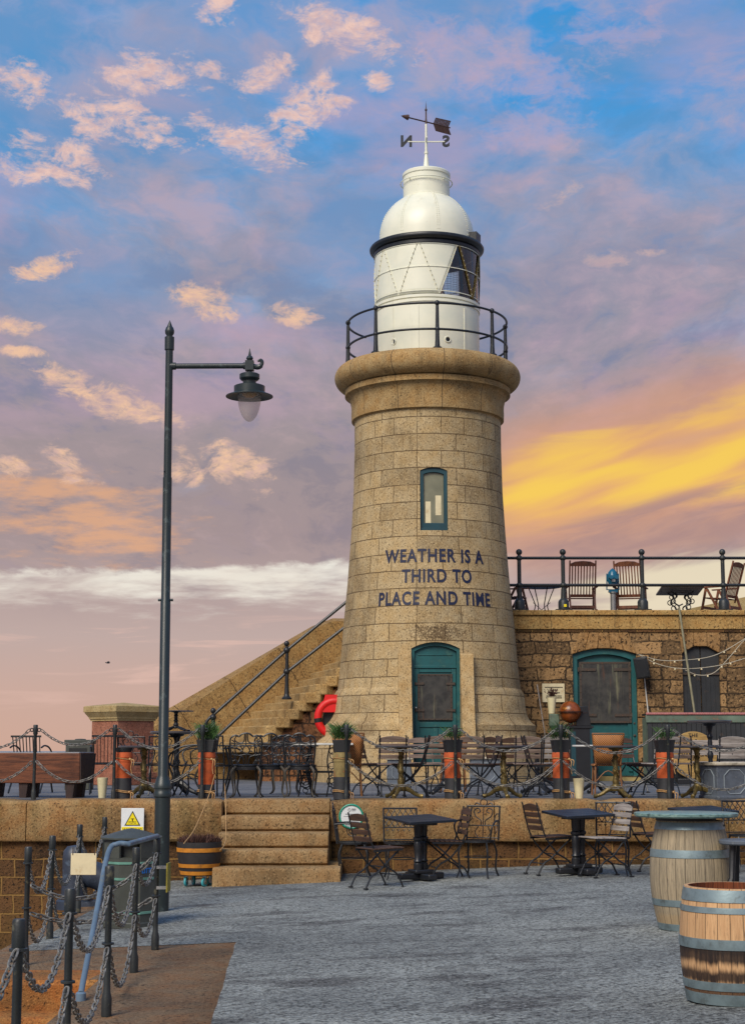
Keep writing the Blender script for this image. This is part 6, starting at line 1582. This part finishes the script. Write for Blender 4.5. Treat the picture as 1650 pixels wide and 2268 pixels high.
for k in range(900):
    a = rnd.uniform(0, 6.28); rr_ = .25 * math.sqrt(rnd.random()); q = Vector((math.cos(a) * rr_, math.sin(a) * rr_, z1 - .03)); d = Vector((math.cos(a) * .35 + rnd.uniform(-.4, .4), math.sin(a) * .35 + rnd.uniform(-.4, .4), 1)).normalized(); l = rnd.uniform(.04, .16) * (1.15 - rr_ * 1.6); s = Vector((rnd.uniform(-1, 1), rnd.uniform(-1, 1), 0)).normalized() * rnd.uniform(.004, .010)
    b.add([tuple(q - s * .5), tuple(q + d * l * .6 + s), tuple(q + d * l), tuple(q + d * l * .6 - s)], [(0, 1, 2, 3)])
b.build('dry_plants', M['heather'], o)
for a in (205, 300, 30, 120):
    A = R(a); x, y = .17 * math.cos(A), .17 * math.sin(A); rz = R(a * 1.7); d = Vector((math.cos(rz), math.sin(rz), 0))
    b = MB(); p = Vector((x, y, .058)); b.tube([p - d * .014, p + d * .014], .058, 18); cs = b.build('castor', M['castor'], o, bev=.006)
    b = MB(); b.tube([p - d * .017, p + d * .017], .03, 12); b.box((x, y, .125), (.05, .05, .02)); b.beam(p + d * .022, p + d * .022 + Vector((0, 0, .07)), .03, .006, tuple(d)); b.beam(p - d * .022, p - d * .022 + Vector((0, 0, .07)), .03, .006, tuple(d)); b.build('fork', M['steel'], cs)
# cords hanging from the terrace
def cord(pts, lab, r=.006): o = thing('cord', lab, 'cord', tuple(pts[-1]), 0, 'cords at the planter'); b = MB(); b.tube(spl(pts, 6), r, 5); b.build('line', M['rope'], o, world=True)
cord([at(476, 1716, 22.0), at(462, 1765, 21.45), at(432, 1835, 20.6), at(408, 1868, 19.9)], 'thin cord running from the terrace post to the left of the half barrel')
cord([at(498, 1735, 22.3), at(500, 1775, 21.3), at(501, 1850, 20.6), at(497, 1872, 20.0), at(488, 1883, 19.7)], 'thin cord hanging beside the stone steps to the half barrel')
# ------------------------------------------------------------------ barrels
def barrel(name, lab, loc, hgt, re, rm, hoops, wm, opened, rz=0, sc=1.0):
    o = thing(name, lab, 'barrel', tuple(loc), R(rz), 'oak barrels')
    rf = lambda z: re + (rm - re) * (1 - ((z - hgt * .5) / (hgt * .5)) ** 2)
    zz = [hgt * k / 24 for k in range(25)]
    b = MB(); n = 78
    if opened: b.lathe([(0, .02)] + [(rf(z), z) for z in zz] + [(re - .022, hgt)], n, cap=False)
    else: b.lathe([(0, .02)] + [(rf(z), z) for z in zz] + [(re - .02, hgt), (re - .025, hgt - .03), (0, hgt - .03)], n)
    b.build('staves', wm, o)
    if opened: b = MB(); b.lathe([(re - .0225, hgt)] + [(rf(z) - .026, z) for z in zz[::-1][:-2]] + [(0, zz[1])], n, cap=False); b.build('inside', M['barrel_in'], o)
    for a, c in hoops:
        b = MB(); pr = [(rf(max(0, a)) - .004, a), (rf(a) + .0045, a), (rf((a + c) / 2) + .005, (a + c) / 2), (rf(c) + .0045, c), (rf(c) - .004, c)]
        b.ring(pr, n); ho = b.build('hoop', M['zinc'], o)
        for k in range(2): A = R(-100 + k * 7 + (a * 777) % 60); zc_ = (a + c) / 2; b = MB(); b.sphere(((rf(zc_) + .005) * math.cos(A), (rf(zc_) + .005) * math.sin(A), zc_), .009, 8, 6); b.build('rivet', M['shutter_edge'], ho)
    return o
p = ground(1533, 2066); p.y += .33; p.x *= (p.y) / (p.y - .33); p.z = gz(p.x)
hz = .90
barrel('wine_barrel', 'weathered grey oak barrel carrying the green slate top', p, hz, .275, .345, [(.0, .055), (.20, .255), (.60, .665), (.83, .89)], M['barrel_grey'], False, 30)
o = tag(None, None) if False else thing('slate_table_top', 'round green slate table top lying on the grey barrel', 'table top', (p.x - .03, p.y, p.z + hz + .03), 0)
b = MB(); n = 72; vs = []
for zt, dr in ((0, -.012), (.012, 0), (.030, .0), (.036, -.010)):
    for k in range(n): a = 2 * math.pi * k / n; r_ = .435 + dr + .006 * math.sin(k * 2.7) + .004 * math.sin(k * 5.3 + 1); vs.append((r_ * math.cos(a), r_ * math.sin(a), zt))
b.add(vs, [(i * n + k, i * n + (k + 1) % n, (i + 1) * n + (k + 1) % n, (i + 1) * n + k) for i in range(3) for k in range(n)] + [tuple(range(n - 1, -1, -1)), tuple(range(3 * n, 4 * n))]); b.build('slab', M['marble'], o)
b = MB(); b.lathe([(0, -.03), (.255, -.03), (.255, -.001), (0, -.001)], 32); b.build('support_disc', M['tubwood'], o)
p = ground(1628, 2231); p.y += .29; p.x *= p.y / (p.y - .29); p.z = gz(p.x)
barrel('wine_barrel', 'open pale oak barrel with dark stained bands at the lower right corner', p, .68, .288, .325, [(.0, .065), (.085, .135), (.325, .385), (.535, .57), (.60, .672)], M['barrel_new'], True, 75)
# dark blue cap at the bottom edge of the picture
q = at(655 / 1.1285, 2268, 8.4)
cp = on(575, 2263, .22)
o = thing('low_bollard', 'low dark blue iron bollard at the bottom edge of the picture', 'bollard', (cp.x, cp.y - .05, gz(cp.x)))
b = MB(); hb_ = .20 - gz(cp.x) + .0; b.lathe([(.15, 0), (.15, .02), (.11, .04), (.105, hb_ - .07), (.14, hb_ - .05), (.14, hb_ - .02), (.10, hb_), (0, hb_ + .008)], 28); b.build('body', M['bluegrey'], o)
# gull far out over the sea
g = at(240, 1468, 90)
o = thing('gull', 'tiny gull gliding over the sea at the left', 'bird', tuple(g), R(20))
o.scale = (.55, .55, .55); b = MB(); b.sphere((0, 0, 0), .09, 10, 8, (2.4, 1, .9)); b.sphere((-.24, 0, .03), .05, 8, 6); b.add([(.2, -.04, 0), (.2, .04, 0), (.36, .08, 0), (.36, -.08, 0)], [(0, 1, 2, 3)]); b.build('body', M['gull'], o)
for s in (-1, 1):
    b = MB(); vs = [(-.08, .05 * s, .03), (.08, .05 * s, .03), (.05, .3 * s, .14), (-.06, .3 * s, .15), (.10, .62 * s, .05), (.04, .62 * s, .06)]; b.add(vs, [(0, 1, 2, 3), (3, 2, 4, 5)]); w_ = b.build('wing', M['gull'], o); s2 = w_.modifiers.new('s', 'SOLIDIFY'); s2.thickness = .012
